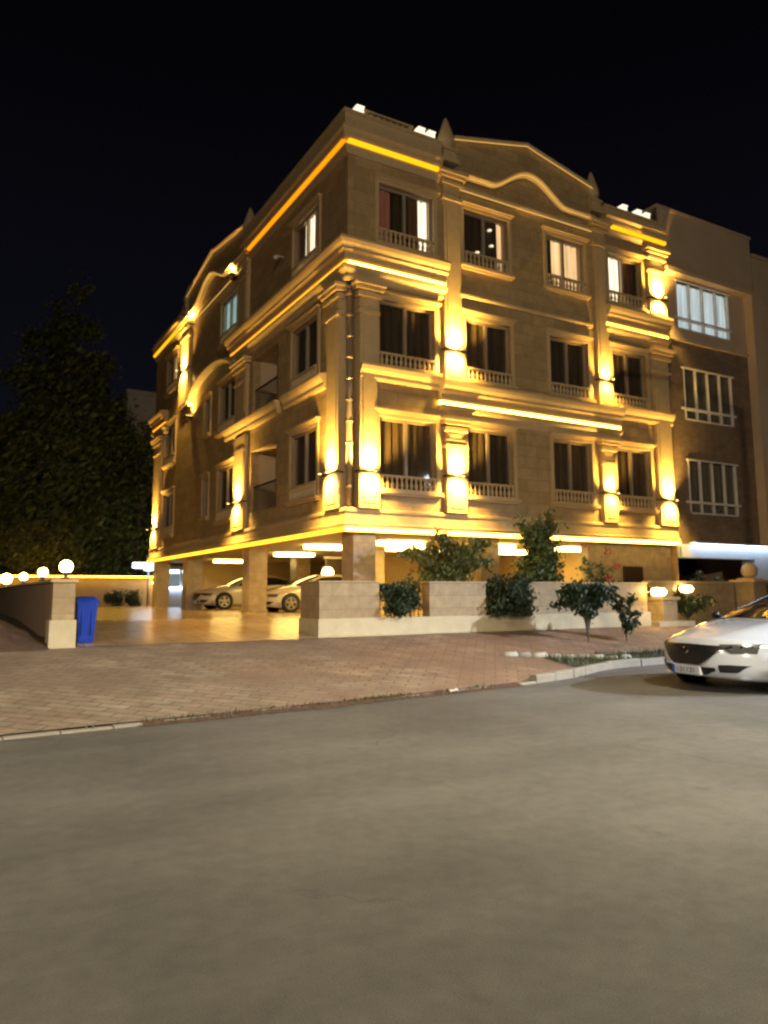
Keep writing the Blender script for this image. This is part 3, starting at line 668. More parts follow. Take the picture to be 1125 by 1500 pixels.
part('ball_finial', 'trim', bp, lambda b: b.lathe((24.6,16.9,2.35), [(.12,-.26),(.1,-.22)]+[(.27*math.cos(R(a)),.27*math.sin(R(a))) for a in range(-65,91,12)], 18))
gp = empty('gate_pillar', (2.0,16,.62), 0, 'cream stone gate pillar with a white base beside the blue bin', 'pillar')
part('shaft', 'wall_stone', gp, lambda b: b.box((1.78,15.78,1.12),(2.18,16.26,1.84)))
part('plinth', 'plinth', gp, lambda b: b.box((1.74,15.74,.5),(2.22,16.3,1.119)))
part('cap', 'trim', gp, lambda b: b.box((1.73,15.73,1.841),(2.23,16.31,1.90)))
lw = empty('boundary_wall', (2.1,16.4,.62), 0, 'long brown rendered wall with lamps on top running back from the cream gate pillar', 'wall')
part('wall', 'brown_wall', lw, lambda b: b.box((1.92,16.3,.5),(2.14,46,1.86)))
part('coping', 'plinth', lw, lambda b: b.box((1.88,16.311,1.861),(2.18,46,1.91)))
re = empty('boundary_wall', (9,50,.9), 0, 'warm lit ochre wall at the back of the drive', 'wall')
part('wall', 'rear_wall', re, lambda b: b.box((2.3,47.0,.85),(14,47.3,2.05)))
part('coping', 'trim', re, lambda b: b.box((2.3,46.8,2.6),(14,47.35,2.68)))
part('glow_strip', 'led', re, lambda b: b.box((2.4,46.70,2.60),(13.9,46.79,2.68)))  # added glowing strip, brightens the upper wall and the bush behind
part('upper_band', 'rear_wall', re, lambda b: b.box((2.3,47.02,2.051),(14,47.28,2.6)))

# ------------------------------------------------------------------ lamps
def globe_lamp(x, y, z, label, r=.125, group='globe lamps on the left boundary wall', w=60):
    o = empty('globe_lamp', (x,y,z), 0, label, 'lamp', group)
    b = MB(); b.lathe((0,0,0), [(.09,0),(.09,.03),(.04,.05),(.04,.12),(.08,.14)], 12); b.build('lamp_base', 'bronze', o)
    b = MB(); b.lathe((0,0,.12+r), [(r*math.cos(R(a)),r*math.sin(R(a))) for a in range(-80,91,10)], 18); b.build('lamp_shade', 'globe', o)
    return o
globe_lamp(2.02,16.0,1.90,'large round glowing lamp on the cream gate pillar')
globe_lamp(2.03,20.2,1.91,'small glowing globe lamp next behind the gate pillar lamp',.115)
globe_lamp(2.03,25.5,1.91,'middle globe lamp of the row on the brown wall',.12)
globe_lamp(2.03,33,1.91,'second farthest globe lamp on the brown wall near the left edge',.2)
globe_lamp(2.03,42,1.91,'farthest globe lamp on the brown wall at the left edge of the photo',.26)
def bulkhead(x, y, z, label, watts=25):
    o = empty('wall_lamp', (x,y,z), 0, label, 'lamp', 'glowing lamps on the garden walls')
    b = MB(); b.box((-.28,.02,-.14),(.28,.10,.14)); b.build('lamp_body', 'bronze', o)
    b = MB(); b.lathe((0,0,0), [(.02,-.12),(.2,-.1),(.27,0),(.2,.1),(.02,.12)], 14); b.build('lamp_shade', 'globe', o)
bulkhead(18.3,15.6,1.62,'glowing wall lamp above the squat stone pedestal')
bulkhead(21.4,17.1,1.72,'glowing wall lamp above the green bush on the right boundary wall')
bulkhead(11.0,46.7,2.3,'glowing lamp on the ochre wall at the back of the drive')
# lit booth and tube lamps seen past the columns
kb = empty('booth', (11.7,44.5,.93), 0, 'small white lit booth seen between the far columns of the car park', 'booth')
part('frame', 'neigh_white', kb, lambda b: (b.box((10.7,43.5,.93),(12.8,45.5,1.9)), b.box((10.6,43.4,3.0),(12.9,45.6,3.2)), [b.box((x,43.5,1.9),(x+.12,43.62,3.0)) for x in (10.7,11.55,12.68)]))
part('glazing', 'glass', kb, lambda b: b.box((10.82,43.56,1.95),(12.68,43.58,3.0)))
part('lamp_tube', 'cool_lamp', kb, lambda b: (b.box((10.8,43.7,2.8),(12.6,43.9,2.98)), b.box((10.8,43.3,1.9),(12.4,43.38,2.02))))
part('back_wall', 'neigh_white', kb, lambda b: b.box((10.7,45.4,1.9),(12.8,45.5,3.0)))
tl = empty('tube_lamp', (10.3,45.8,.93), 0, 'white tube lamp on a post above the ochre back wall, left of the far column', 'lamp')
part('post', 'pole', tl, lambda b: b.lathe((10.3,45.8,.93), [(.06,0),(.05,2.3)], 10))
part('lamp_tube', 'cool_lamp', tl, lambda b: (b.box((9.4,45.6,3.15),(11.0,45.9,3.45)), b.box((10.0,45.5,3.0),(11.3,45.6,3.08))))
part('bracket', 'pole', tl, lambda b: b.box((9.5,45.75,3.08),(11.0,45.85,3.149)))

# unseen street lamps outside the picture; the far one added for the facade
def street_lamp(x, y, h, rz, watts, c, label, reach=2.2, throw=0, ang=165, bl=.5):
    o = empty('street_lamp', (x,y,0), rz, label, 'street lamp')
    b = MB(); b.lathe((0,0,0), [(.16,0),(.16,.3),(.10,.35),(.06,h)], 14); b.build('pole', 'pole', o)
    b = MB(); b.tube([(0,0,h-.1),(reach*.3,0,h+.25),(reach,0,h+.3)], [.05,.045,.04], 10); b.build('arm', 'pole', o)
    b = MB(); b.box((reach-.1,-.14,h+.22),(reach+.6,.14,h+.36)); hd = b.build('lamp_head', 'pole', o)
    b = MB(); b.box((reach-.05,-.11,h+.205),(reach+.55,.11,h+.219)); b.build('lens', emit('street_lens', c, 20), hd)
    spot(hd, (reach+.25,0,h+.17), (reach+.25+throw,0,0), watts, c, ang, bl, .25)
street_lamp(11.0,-2.0,9.2,R(120),5500,(1,.87,.60),'tall galvanised street lamp behind the camera, nearest to it',3.5,8.3,92,1.)
street_lamp(26.0,-1.0,8.0,R(140),15000,(.84,.90,1.),'tall galvanised street lamp beyond the right edge of the photo, lighting the car',2.4,9,80,1.)
street_lamp(-10.0,1.0,8.0,R(43),2300,(1,.80,.55),'tall galvanised street lamp beyond the left edge of the photo',2.4,12,100,1.)
street_lamp(-12.0,-32.0,9.5,R(62),14500,(1,.82,.60),'unseen street lamp far behind the camera, added to light the facades evenly',2.4,60,75,1.)  # added lamp, stands in for even sky glow on the facades

# ------------------------------------------------------------------ bin, litter, edging
bn = empty('wheelie_bin', (2.47,16.45,zt(2.47,16.45)+.012), R(4), 'blue plastic wheelie bin standing against the cream gate pillar', 'bin')
b = MB(); z = [0,.08,.84]; hw = [(.155,.18),(.16,.19),(.205,.25)]
vs = [(sx*w,sy*d,zz) for (w,d),zz in zip(hw,z) for sx,sy in ((-1,-1),(1,-1),(1,1),(-1,1))]
b.add(vs, [(3,2,1,0)]+[(i*4+k,i*4+(k+1)%4,i*4+4+(k+1)%4,i*4+4+k) for i in range(2) for k in range(4)]+[(8,9,10,11)])
b.box((-.225,-.27,.80),(.225,.27,.84)); b.box((-.11,-.25,.15),(-.09,-.19,.75)); b.box((.09,-.25,.15),(.11,-.19,.75)); b.build('body', 'blue_plastic', bn); bn.scale = (.94,.94,.96)
b = MB(); b.add([(-.235,-.29,.842),(.235,-.29,.842),(.235,.26,.842),(-.235,.26,.842),(-.2,-.25,.89),(.2,-.25,.89),(.215,.25,.94),(-.215,.25,.94)], [(3,2,1,0),(4,5,6,7),(0,1,5,4),(1,2,6,5),(2,3,7,6),(3,0,4,7)]); b.build('lid', 'blue_plastic', bn)
b = MB(); b.tube([(-.2,.26,.86),(-.2,.34,.9),(.2,.34,.9),(.2,.26,.86)], .018, 8); b.build('handle', 'blue_plastic', bn)
for sx in (-1,1):
    b = MB(); b.tube([(sx*.16,.2,.09),(sx*.215,.2,.09)], .09, 14); b.build('wheel', 'black_rubber', bn)
for i, (x, y, s) in enumerate(((7.2,10.3,.07),)):
    b = MB(); vs = []; rr = random.Random(3)
    for j in range(5):
        for k in range(6): vs.append((x+s*(k-2.5)*.45, y+s*(j-2)*.35, .02+s*.9*rr.random()))
    b.add(vs, [(j*6+k,j*6+k+1,(j+1)*6+k+1,(j+1)*6+k) for j in range(4) for k in range(5)]); tag(b.build('paper_scrap', 'litter'), 'crumpled white paper scrap lying by the kerb', 'litter')
for i in range(9):
    t = i/8; x = 10.6+2.9*t; y = 13.05-.55*t+random.uniform(-.03,.03); rr = random.Random(i)
    L = .16+.03*rr.random()
    b = MB(); vs = []
    for zz, k in ((0,1.),(.05,1.02),(.085+.03*rr.random(),.75)):
        for a in range(8):
            an = 2*math.pi*a/8; vs.append((L*k*math.cos(an)*(1+.12*rr.random()),.085*k*math.sin(an)*(1+.2*rr.random()),zz))
    b.add(vs, [tuple(range(7,-1,-1)),tuple(range(16,24))]+[(r*8+k,r*8+(k+1)%8,r*8+8+(k+1)%8,r*8+8+k) for r in range(2) for k in range(8)], True)
    o = b.build('edging_stone', 'stone_white' if i % 2 == 0 else 'kerb'); o.location = (x,y,zt(x,y)-.02); o.rotation_euler = (0,0,-.19+rr.uniform(-.1,.1))
    ord_ = ['leftmost','second from left','third from left','fourth from left','middle','fifth from right','third from right','second from right','rightmost'][i]
    if i == 5: ord_ = 'fourth from right'
    if i == 3: ord_ = 'fourth from left'
    tag(o, f'{ord_} {"whitewashed" if i % 2 == 0 else "bare grey"} edging stone along the grass verge', 'stone', 'edging stones along the verge')

# ------------------------------------------------------------------ plants
def leaves(b, pts, size, rnd, flat=.0):
    for p in pts:
        a = Vector((rnd.gauss(0,1),rnd.gauss(0,1),rnd.gauss(0,1))).normalized(); c = a.orthogonal().normalized(); e = a.cross(c)
        s = size*rnd.uniform(.6,1.4); p = Vector(p); k = .45
        b.add([p-c*s, p+e*s*k+a*s*.15, p+c*s, p-e*s*k+a*s*.15], [(0,1,2,3)])
def clump_pts(rnd, cx, cy, cz, rx, ry, rz, nclump, per, cr, shape=None):
    out = []
    for _ in range(nclump):
        for _t in range(30):
            q = Vector((rnd.uniform(-1,1),rnd.uniform(-1,1),rnd.uniform(-1,1)))
            lim = 1. if not shape else shape(q.z)
            if math.hypot(q.x,q.y) <= lim and (shape or q.length <= 1) and (math.hypot(q.x,q.y) > lim*.35 or rnd.random() < .35): break
        c = Vector((cx+q.x*rx,cy+q.y*ry,cz+q.z*rz)); r = cr*rnd.uniform(.5,1.3)
        for _ in range(int(per*rnd.uniform(.5,1.4))): out.append((c.x+rnd.gauss(0,r*.5),c.y+rnd.gauss(0,r*.5),c.z+rnd.gauss(0,r*.45)))
    return out
def plant(name, label, cat, x, y, cz, rx, ry, rz, nclump, per, cr, lsize, m, seed, stems=3, stem_r=.03, shape=None, group=None, trunk=False, z0=None, branch=0, droop=.12):
    rnd = random.Random(seed); g = zt(x,y) if z0 is None else z0
    o = empty(name, (x,y,g), 0, label, cat, group)
    if branch:
        b2 = MB(); pts_ = []
        for k in range(branch):
            a = rnd.uniform(0,6.28); sp_ = rnd.uniform(.15,1.)**.7; top = (cz-g)+rz*rnd.uniform(-.55,1.0)*(1-.35*sp_)
            ex, ey = math.cos(a)*rx*sp_, math.sin(a)*ry*sp_; lean = rnd.uniform(-.15,.15)
            path = [(ex*q**1.6+lean*math.sin(q*3)*.3, ey*q**1.6, top*math.sin(q*1.57*(1+droop*sp_))/math.sin(min(1.57,1.57*(1+droop*sp_)))) for q in [t/9 for t in range(10)]]
            b2.tube(path, [stem_r*(1-.085*t) for t in range(10)], 5)
            nl = int(nclump*per/branch*rnd.uniform(.5,1.5))
            for _ in range(nl):
                q = 9*rnd.uniform(.30,1)**.8; t = min(8,int(q)); f = q-t; p = [path[t][c]+(path[t+1][c]-path[t][c])*f for c in range(3)]
                w_ = cr*rnd.choice((.25,.45,.8)); pts_.append((p[0]+rnd.gauss(0,w_*.45),p[1]+rnd.gauss(0,w_*.4),max(.04,p[2]+rnd.gauss(0,w_*.4))))
        b = MB(); leaves(b, pts_, lsize, rnd); b.build('crown' if trunk else 'foliage', m, o, fix=False); b2.build('branch' if trunk else 'stem', 'bark', o)
        if trunk:
            b = MB(); h = cz-g+rz*.9; b.tube([(0,0,-.1),(.02,.01,h*.35),(-.02,.02,h*.7),(.01,0,h)], [stem_r*1.8,stem_r*1.5,stem_r,stem_r*.3], 8); b.build('trunk', 'bark', o)
        return o
    b = MB(); leaves(b, [(px_,py_,max(pz_,.03)) for px_,py_,pz_ in clump_pts(rnd, 0,0,cz-g,rx,ry,rz,nclump,per,cr,shape)], lsize, rnd); b.build('crown' if trunk else 'foliage', m, o, fix=False)
    b = MB()
    for k in range(stems):
        a = rnd.uniform(0,6.28); r = rnd.uniform(.1,.65) if stems > 1 else .05; h = (cz-g)+rz*rnd.uniform(.0,.6)
        tx, ty = math.cos(a)*rx*r, math.sin(a)*ry*r
        b.tube([(0,0,-.1),(tx*.25,ty*.25,h*.4),(tx*.6,ty*.6,h*.75),(tx,ty,h)], [stem_r,stem_r*.8,stem_r*.55,stem_r*.2], 7)
    b.build('trunk' if trunk else 'stem', 'bark', o); return o
poplar = lambda z: (.95 if z < -.35 else .95*max(.20,(1-((z+.35)/1.35)**1.9)))
cone = lambda z: max(.1,.9*(1-(z+1)/2.15))
plant('tree', 'tall dark broad poplar shaped tree beside the glowing building, at the left', 'tree', 5.75,51,11.6,4.6,2.6,9.7,520,100,1.0,.20,'leaf_tree',1,7,.28,poplar,'trees behind the left boundary wall',True)
plant('tree', 'lower dark tree between the tall tree and the glowing building', 'tree', 10.6,50.2,8.2,2.5,2.2,5.2,150,80,.8,.15,'leaf_tree',2,4,.16,None,'trees behind the left boundary wall',True)
plant('tree', 'low broad bushy tree at the far left, its foot lit by the globe lamps', 'tree', 1.2,51,5.2,4.8,2.6,3.8,190,70,.9,.16,'leaf_tree',3,4,.15,None,'trees behind the left boundary wall',True)
plant('bush', 'pale leafed bush lit from below by the strip added on the ochre wall', 'bush', 4.9,48.2,4.3,2.3,.8,1.7,110,60,.6,.13,'leaf_olive',4,4,.05)
plant('bush', 'small dark plant at the foot of the ochre back wall, the left one', 'bush', 8.4,45.9,1.35,.55,.4,.45,24,40,.25,.08,'leaf_dark',5,3,.02,None,'plants along the ochre wall')
plant('bush', 'small dark plant at the foot of the ochre back wall, the right one', 'bush', 9.5,46.1,1.3,.5,.4,.4,22,40,.25,.08,'leaf_dark',6,3,.02,None,'plants along the ochre wall')
plant('shrub', 'dark spiky shrub filling the left gap of the garden wall', 'shrub', 9.6,16.0,1.40,.62,.45,.52,80,60,.24,.06,'leaf_dark',11,4,.012,None,'dark shrubs in the garden wall gaps',z0=1.0,branch=34,droop=.05)
plant('shrub', 'square clipped dark shrub filling the right gap of the garden wall', 'shrub', 12.98,16.0,1.45,.64,.45,.50,95,60,.22,.055,'leaf_dark',12,4,.02,lambda z: 1.0,'dark shrubs in the garden wall gaps',z0=1.0)
plant('shrub', 'large loose spreading green shrub reaching up to the yellow strip behind the wall', 'shrub', 11.75,17.0,2.35,1.85,.5,.95,115,46,.36,.075,'leaf_olive',13,9,.014,branch=40,droop=.2)
plant('shrub', 'small light green shrub beside the left wall gap', 'shrub', 10.35,16.7,1.6,.35,.3,.5,22,34,.2,.055,'leaf_olive',14,4,.008,branch=9)
plant('tree', 'slender pointed young tree rising above the yellow strip behind the garden wall', 'tree', 15.0,16.9,2.62,.95,.6,1.6,120,48,.34,.075,'leaf_mid',15,2,.022,None,None,True,branch=44,droop=.05)
fl = plant('shrub', 'thin stemmed oleander with red flowers in front of the stone wall', 'shrub', 16.9,16.6,2.2,.8,.4,.75,16,26,.25,.065,'leaf_mid',16,8,.010,branch=12,droop=.1)
plant('shrub', 'dark wide drooping street shrub on a thin stem in front of the garden wall', 'shrub', 14.15,14.3,1.46,.98,.7,.42,125,60,.28,.065,'leaf_dark',17,5,.014,branch=34,droop=.35)
plant('sapling', 'dark leaning sapling with drooping leaves beside the white car', 'sapling', 15.4,14.2,.98,.45,.4,.66,22,26,.2,.075,'leaf_dark',18,2,.012,branch=8,droop=.2)
plant('bush', 'green bush in front of the right boundary wall under a glowing lamp', 'bush', 20.6,16.4,1.2,1.15,.45,.45,55,42,.26,.065,'leaf_mid',19,5,.012,branch=26,droop=.15)
plant('bush', 'dim grey green bush in the dark opening of the white lit ground floor', 'bush', 23.9,18.2,1.85,.9,.4,.55,30,36,.25,.065,'leaf_dark',20,4,.012,branch=14)
rnd = random.Random(5)
for q in ((.3,-.1,2.15),(.75,-.1,1.75),(-.1,-.2,1.1),(.1,-.3,.95),(.5,-.2,1.15),(-.55,-.1,2.35),(.2,-.25,1.35)): b = MB(); leaves(b, [(q[0]+rnd.gauss(0,.09),q[1]+rnd.gauss(0,.07),q[2]+rnd.gauss(0,.06)) for _ in range(26)], .05, rnd); b.build('flower', 'petal', fl, fix=False)
# soil bank at the left edge and grass that nobody could count
b = MB(); n = 26; rnd = random.Random(9); vs = []
for j in range(n):
    for i in range(n):
        u, v = i/(n-1), j/(n-1); x = -2.2+4.1*u; y = 15.5+2.6*v
        h = 1.05*max(0,math.sin(math.pi*min(1,v*1.1)))**.7*max(0,1-u**1.5)**.8*(1+.16*rnd.uniform(-1,1)); vs.append((x,y,zt(x,y)-.03+max(0,h)))
b.add(vs, [(j*n+i,j*n+i+1,(j+1)*n+i+1,(j+1)*n+i) for j in range(n-1) for i in range(n-1)], True); tag(b.build('soil_mound', 'soil', fix=False), 'dark brown soil heap against the brown wall at the left edge', 'soil mound')
def blades(name, pts, h, seed, label):
    b = MB(); rnd = random.Random(seed)
    for x, y in pts:
        a = rnd.uniform(0,6.28); w = .012; hh = h*rnd.uniform(.4,1.3); z = zt(x,y)-.01; dx, dy = math.cos(a), math.sin(a); l = rnd.uniform(.1,.7)*hh
        b.add([(x-dy*w,y+dx*w,z),(x+dy*w,y-dx*w,z),(x+dx*l,y+dy*l,z+hh)], [(0,1,2)])
    tag(b.build(name, 'leaf_grass', fix=False), label, 'grass', None, 'stuff')
rnd = random.Random(21); P = []
while len(P) < 5200:
    x = rnd.uniform(11.3,24); y = rnd.uniform(ky(x)+.18, 12.95-.18*(min(x,13.5)-10.6)+ (.55 if x > 13 else 0))
    P.append((x,y))
blades('verge_grass', P, .13, 22, 'grass growing on the verge behind the kerb')
P = []
for c, wd, n in ((3.6,.9,130),(5.6,.35,160),(6.1,.25,130),(7.0,.2,30),(7.9,.3,90),(4.6,.5,80),(2.6,.6,60)):
    for _ in range(n): x = rnd.gauss(c,wd*.6); P.append((x, ky(x)+rnd.gauss(.02,.05)))
blades('kerb_weeds', P, .06, 23, 'low dry weeds growing along the kerb')
between('verge_soil', 'earth', 11.3, 25, lambda x: ky(x)+.15, lambda x: max(ky(x)+.3, 12.95-.18*(min(x,13.5)-10.6)+(.55*min(1,max(0,(x-12.5))))), .012, 50, 3)

# ------------------------------------------------------------------ cars
def smooth(t): t = max(0,min(1,t)); return t*t*(3-2*t)
PROF = [(2.26,.20,.80),(2.35,.24,.86),(2.395,.34,.89),(2.40,.46,.90),(2.385,.58,.90),(2.345,.68,.89),(2.27,.745,.87),(2.05,.80,.86),(1.8,.865,.86),(1.5,.925,.86),(1.28,.965,.84),(1.14,.99,.80),
        (.86,1.115,.72),(.54,1.24,.655),(.2,1.345,.60),(-.06,1.40,.575),(-.5,1.435,.565),(-.9,1.425,.565),(-1.2,1.375,.575),(-1.5,1.28,.61),(-1.75,1.175,.68),(-1.93,1.10,.76),(-2.1,1.07,.82),(-2.3,1.045,.82),(-2.39,.97,.84),(-2.42,.8,.88),(-2.41,.55,.90),(-2.36,.34,.88),(-2.25,.22,.82)]
def prof_at(t):
    i = min(int(t),len(PROF)-2); f = t-i
    p = [PROF[max(0,min(len(PROF)-1,i+k))] for k in (-1,0,1,2)]
    return [.5*(2*p[1][c]+(p[2][c]-p[0][c])*f+(2*p[0][c]-5*p[1][c]+4*p[2][c]-p[3][c])*f*f+(3*p[1][c]-p[0][c]-3*p[2][c]+p[3][c])*f**3) for c in range(3)]
def top_pt(t, s, off=0.):
    x, z, w = prof_at(t)
    k = abs(s)
    fx = smooth((x-.7)/1.3); rx = smooth((-x-1.2)/1.0)
    x -= .58*k**3.2*fx; x += .30*k**2.6*rx
    if -1.9 < x < 1.0: x -= .12*k*k*smooth((x-.0)/.6)*(1-fx); 
    z -= (.05+.02*(z > 1.2))*k**3
    if .7 < t < 7: z += 0
    # raised bonnet edges
    if 6.5 < t < 11: z += .022*math.exp(-((k-.62)/.13)**2)*min(1,(t-6.5))*min(1,(11-t))
    return Vector((x, s*w, z))
def fascia(y, z):
    """x of the front face at a given height and half width"""
    best = None
    for i in range(0,61):
        t = i*.1; x, zz, w = prof_at(t)
        k = min(1,abs(y)/w); zz -= .05*k**3
        d = abs(zz-z)
        if best is None or d < best[0]: best = (d, x-.58*k**3.2*smooth((x-.7)/1.3))
    return best[1]
def make_car(name, paint, label, group=None, plate=True):
    car = empty(name, (0,0,0), 0, label, 'car', group)
    b = MB(); T = [i*.25 for i in range((len(PROF)-1)*4+1)]; S = [-1+i/9 for i in range(19)]
    vs = [top_pt(t,s) for t in T for s in S]; n = len(S)
    b.add(vs, [(i*n+j,i*n+j+1,(i+1)*n+j+1,(i+1)*n+j) for i in range(len(T)-1) for j in range(n-1)], True)
    # side walls: edge, belt, waist, sill
    def side_rows(t, sg):
        e = top_pt(t, sg); x = e.x; taper = 1-.13*smooth((abs(x)-1.55)/.85)
        bz = .88+.10*smooth((1.6-x)/3.2)
        rows = [e]
        for y, z in ((.915*taper,min(bz,e.z-.012)),(.93*taper,min(.72,e.z-.02)),(.925*taper,min(.5,e.z-.03)),(.90*taper,min(.32,e.z-.04)),(.84*taper,min(.21,e.z-.05))): 
            if abs(y) < abs(e.y): y = abs(e.y)
            rows.append(Vector((x, sg*y, max(.18,z))))
        return rows
    for sg in (-1,1):
        R_ = [side_rows(t,sg) for t in T]; m = len(R_[0])
        b.add([p for r in R_ for p in r], [(i*m+j,i*m+j+1,(i+1)*m+j+1,(i+1)*m+j) for i in range(len(T)-1) for j in range(m-1)], True)
    b.add([(2.1,-.75,.2),(2.1,.75,.2),(-2.1,.75,.22),(-2.1,-.75,.22)], [(0,1,2,3)])
    body = b.build('body', paint, car, weld=.003)
    def glass(t0, t1, smax, nm, ns=12):
        b = MB(); TT = [t0+(t1-t0)*i/10 for i in range(11)]; SS = [-smax+2*smax*i/ns for i in range(ns+1)]
        nrm = Vector((.55 if t0 < 15 else -.45,0,.8))*.012
        vs = [top_pt(t,s)+nrm for t in TT for s in SS]; n = ns+1
        b.add(vs, [(i*n+j,i*n+j+1,(i+1)*n+j+1,(i+1)*n+j) for i in range(10) for j in range(ns)], True); b.build(nm, 'car_glass', car)
    glass(11.15,14.4,.90,'windscreen'); glass(18.2,20.7,.88,'rear_window')
    for sg in (-1,1):
        b = MB(); TT = [12.2+7.6*i/20 for i in range(21)]; vs = []
        for t in TT:
            r = side_rows(t,sg); e, bl = r[0], r[1]
            for f in (.12,.5,.93): vs.append(e+(bl-e)*f+Vector((0,sg*.012,.004)))
        b.add(vs, [(i*3+j,i*3+j+1,(i+1)*3+j+1,(i+1)*3+j) for i in range(20) for j in range(2)], True); b.build('side_window', 'car_glass', car)
        b = MB(); b.tube([(.76,sg*.86,.97),(.74,sg*.98,1.0)], .025, 8); b.lathe((.74,sg*1.0,.97), [(.02,0),(.06,.02),(.07,.07),(.04,.11)], 10); b.build('wing_mirror', 'car_black', car)
        for wx in (1.42,-1.38):
            b = MB(); b.tube([(wx,sg*.80,.34),(wx,sg*.935,.34)], .375, 28); b.build('wheel_arch', 'car_black', car)
            b = MB(); n = 28; vs = []; pr = [(.215,.945),(.29,.96),(.325,.945),(.33,.90),(.33,.75)]
            for r, yy in pr:
                for k in range(n): a = 2*math.pi*k/n; vs.append((wx+r*math.cos(a),sg*yy,.33+r*math.sin(a)))
            b.add(vs, [(i*n+k,i*n+(k+1)%n,(i+1)*n+(k+1)%n,(i+1)*n+k) for i in range(len(pr)-1) for k in range(n)], True)
            wh = b.build('wheel', 'black_rubber', car)
            b = MB(); b.tube([(wx,sg*.90,.33),(wx,sg*.955,.33)], .05, 10)
            for k in range(5):
                a = 2*math.pi*k/5+.3; c, s = math.cos(a), math.sin(a); q = [(.04,.045),(.215,.035)]
                vs = [(wx+r*c+e*w_*-s, sg*yy, .33+r*s+e*w_*c) for yy in (.915,.95) for r, w_ in q for e in (-1,1)]
                b.add(vs, [(4,5,7,6),(0,2,3,1),(0,1,5,4),(2,6,7,3),(0,4,6,2),(1,3,7,5)])
            vs = [(wx+r*math.cos(2*math.pi*k/n),sg*yy,.33+r*math.sin(2*math.pi*k/n)) for r, yy in ((.195,.95),(.225,.952),(.225,.9)) for k in range(n)]
            b.add(vs, [(i*n+k,i*n+(k+1)%n,(i+1)*n+(k+1)%n,(i+1)*n+k) for i in range(2) for k in range(n)]); b.build('rim', 'alloy', wh)
    def patch(nm, m, y0, y1, top, bot, off, nn=24, rows=5, parent=car):
        b = MB(); vs = []
        for i in range(nn+1):
            y = y0+(y1-y0)*i/nn
            for j in range(rows+1):
                z = bot(y)+(top(y)-bot(y))*j/rows; vs.append((fascia(y,z)+off,y,z))
        r = rows+1; b.add(vs, [(i*r+j,i*r+j+1,(i+1)*r+j+1,(i+1)*r+j) for i in range(nn) for j in range(rows)], True); return b.build(nm, m, parent)
    # five sided grille, slimmer at its ends, with a bright lower frame
    gt = lambda y: .665-.02*abs(y)
    gb = lambda y: .375+.265*smooth((abs(y)-.22)/.38)
    g = patch('grille', 'car_black', -.60,.60, gt, gb, .012)
    patch('grille_trim', 'chrome', -.62,.62, lambda y: gb(y)-.0, lambda y: gb(y)-.022, .02, parent=g)
    b = MB(); vs = []
    for k in range(20): a = 2*math.pi*k/20; vs += [(2.412,.06*math.cos(a),.57+.05*math.sin(a)),(2.425,.045*math.cos(a),.57+.036*math.sin(a))]
    b.add(vs, [(2*k,2*((k+1)%20),2*((k+1)%20)+1,2*k+1) for k in range(20)]); b.build('badge', 'chrome', g)
    for sg in (-1,1):
        lo, hi = (.50,.835) if sg > 0 else (-.835,-.50)
        h = patch('headlight', 'headlamp_glass', lo,hi, lambda y: .675+.01*(abs(y)-.5), lambda y: .655-.10*smooth((abs(y)-.50)/.14), .014, 14, 4)
        b = MB()
        for yy in (.62,.71,.785):
            c = Vector((fascia(sg*yy,.625)+.012,sg*yy,.625)); rr = .034
            vs = [c+Vector((.016*(1-q),0,0))+Vector((0,rr*q*math.cos(2*math.pi*k/12),rr*q*math.sin(2*math.pi*k/12))) for q in (1,.6,.05) for k in range(12)]
            b.add(vs, [(i*12+k,i*12+(k+1)%12,(i+1)*12+(k+1)%12,(i+1)*12+k) for i in range(2) for k in range(12)], True)
        b.build('projector', 'chrome', h)
        patch('air_intake', 'car_black', .50*sg,.80*sg, lambda y: .40-.06*abs(abs(y)-.62), lambda y: .29+.10*smooth((abs(y)-.66)/.14), .010, 10, 3)
    patch('lower_intake', 'car_black', -.46,.46, lambda y: .352, lambda y: .245+.06*smooth((abs(y)-.3)/.16), .010, 20, 3)
    if plate:
        b = MB(); b.box((2.36,-.26,.24),(2.425,.26,.355)); p = b.build('number_plate', 'plate', car)
        b = MB(); b.box((2.426,-.26,.241),(2.428,-.205,.354)); b.build('plate_band', 'plate_blue', p)
        b = MB(); y = -.17
        for w, pat in ((.05,'l'),(.05,'o'),(.05,'v'),(.05,'l'),(.05,'o'),(.05,'l')):
            if pat != 'o': b.box((2.4265,y+.012,.265),(2.428,y+.022,.33))
            else: b.box((2.4265,y,.265),(2.428,y+.04,.277)); b.box((2.4265,y,.318),(2.428,y+.04,.33)); b.box((2.4265,y+.03,.277),(2.428,y+.04,.318))
            y += .062
        b.build('plate_digits', 'plate_ink', p)
    for sg in (-1,1):
        b = MB(); vs = []
        for y in (.52,.70,.84):
            for z in (.86,.98):
                k = abs(y)/.86; vs.append((-2.44+.30*k**2.6,sg*y,z))
        b.add(vs, [(0,1,3,2),(2,3,5,4)]); b.build('tail_light', 'petal', car)
    return car
car = make_car('parked_car', 'paint_white', 'white saloon car parked at the kerb, cut off by the right edge of the photo')
def place(o, x, y, z, heading, s): o.location = (x,y,z); o.rotation_euler = (0,0,heading); o.scale = (s,s,s)
HEAD = R(180-7); SC = 1.15
fxy = Vector((10.72,8.62)); c_ = fxy-Vector((math.cos(HEAD),math.sin(HEAD)))*2.4*SC
place(car, c_.x, c_.y, 0, HEAD, SC)
car2 = copy_tree(car); tag(car2, 'pale saloon car under the building, its tail hidden by the garden wall', 'car', 'cars under the building')
car3 = copy_tree(car); tag(car3, 'pale saloon car under the building, farther back and half hidden by the thick column', 'car', 'cars under the building')
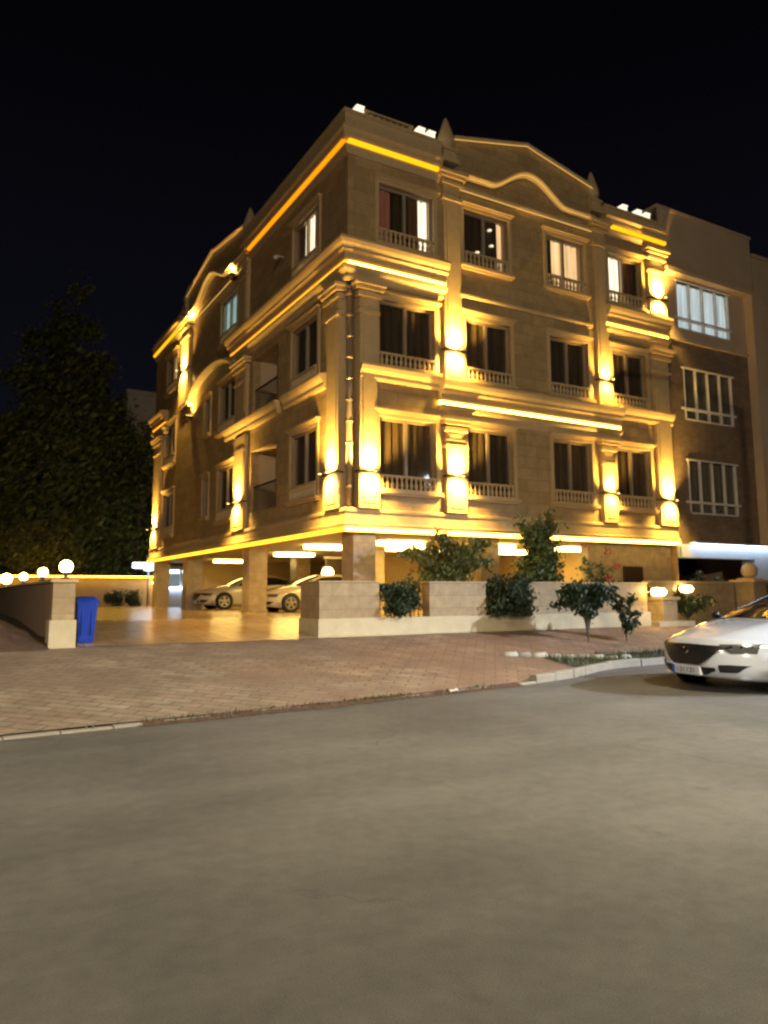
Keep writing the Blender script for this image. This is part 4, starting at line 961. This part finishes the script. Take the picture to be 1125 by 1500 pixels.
for c2 in (car2, car3):
    for ch in list(c2.children):
        if ch.name.split('.')[0] == 'body':
            ch.data = ch.data.copy(); ch.data.materials[0] = M['paint_cream']
place(car2, 12.45, 27.0, .932, R(180), 1.0)
place(car3, 12.3, 34.0, .932, R(180), 1.08)

# ------------------------------------------------------------------ sky, camera, output
w = bpy.data.worlds.new('World'); sc.world = w; w.use_nodes = True; nt = w.node_tree
bg = nt.nodes['Background']; tc = nt.nodes.new('ShaderNodeTexCoord'); sp = nt.nodes.new('ShaderNodeSeparateXYZ'); rp = nt.nodes.new('ShaderNodeValToRGB')
nt.links.new(tc.outputs['Generated'], sp.inputs[0]); nt.links.new(sp.outputs[2], rp.inputs[0]); nt.links.new(rp.outputs[0], bg.inputs[0])
rp.color_ramp.elements[0].position = 0.; rp.color_ramp.elements[0].color = (.0022,.0022,.0042,1)
rp.color_ramp.elements[1].position = .62; rp.color_ramp.elements[1].color = (.0005,.0005,.0008,1)
bg.inputs[1].default_value = 1.
cam = bpy.data.cameras.new('camera'); co = bpy.data.objects.new('camera', cam); col.objects.link(co); sc.camera = co
cam.lens = 36*1109.7/1500; cam.sensor_width = 36; cam.shift_y = -28/1500; cam.clip_end = 1000; cam.clip_start = .05
cam.dof.use_dof = True; cam.dof.focus_distance = 4.5; cam.dof.aperture_fstop = 26.63/9.5   # hand held night shot, focus just short of the building
yaw, pit, rol = R(29.887), R(7.576), R(-.217)
fw = Vector((math.sin(yaw)*math.cos(pit),math.cos(yaw)*math.cos(pit),math.sin(pit))); rt = Vector((math.cos(yaw),-math.sin(yaw),0)); up = rt.cross(fw)
r2 = rt*math.cos(rol)+up*math.sin(rol); u2 = up*math.cos(rol)-rt*math.sin(rol)
co.matrix_world = Matrix(((r2.x,u2.x,-fw.x,0),(r2.y,u2.y,-fw.y,0),(r2.z,u2.z,-fw.z,1.6),(0,0,0,1)))
sc.view_settings.view_transform = 'Standard'; sc.view_settings.look = 'None'; sc.view_settings.exposure = 1.2; sc.view_settings.gamma = 1
sc.render.engine = 'CYCLES'; sc.cycles.use_denoising = True; sc.cycles.max_bounces = 6; sc.cycles.diffuse_bounces = 3; sc.cycles.sample_clamp_indirect = 4
sc.cycles.filter_width = 2.2
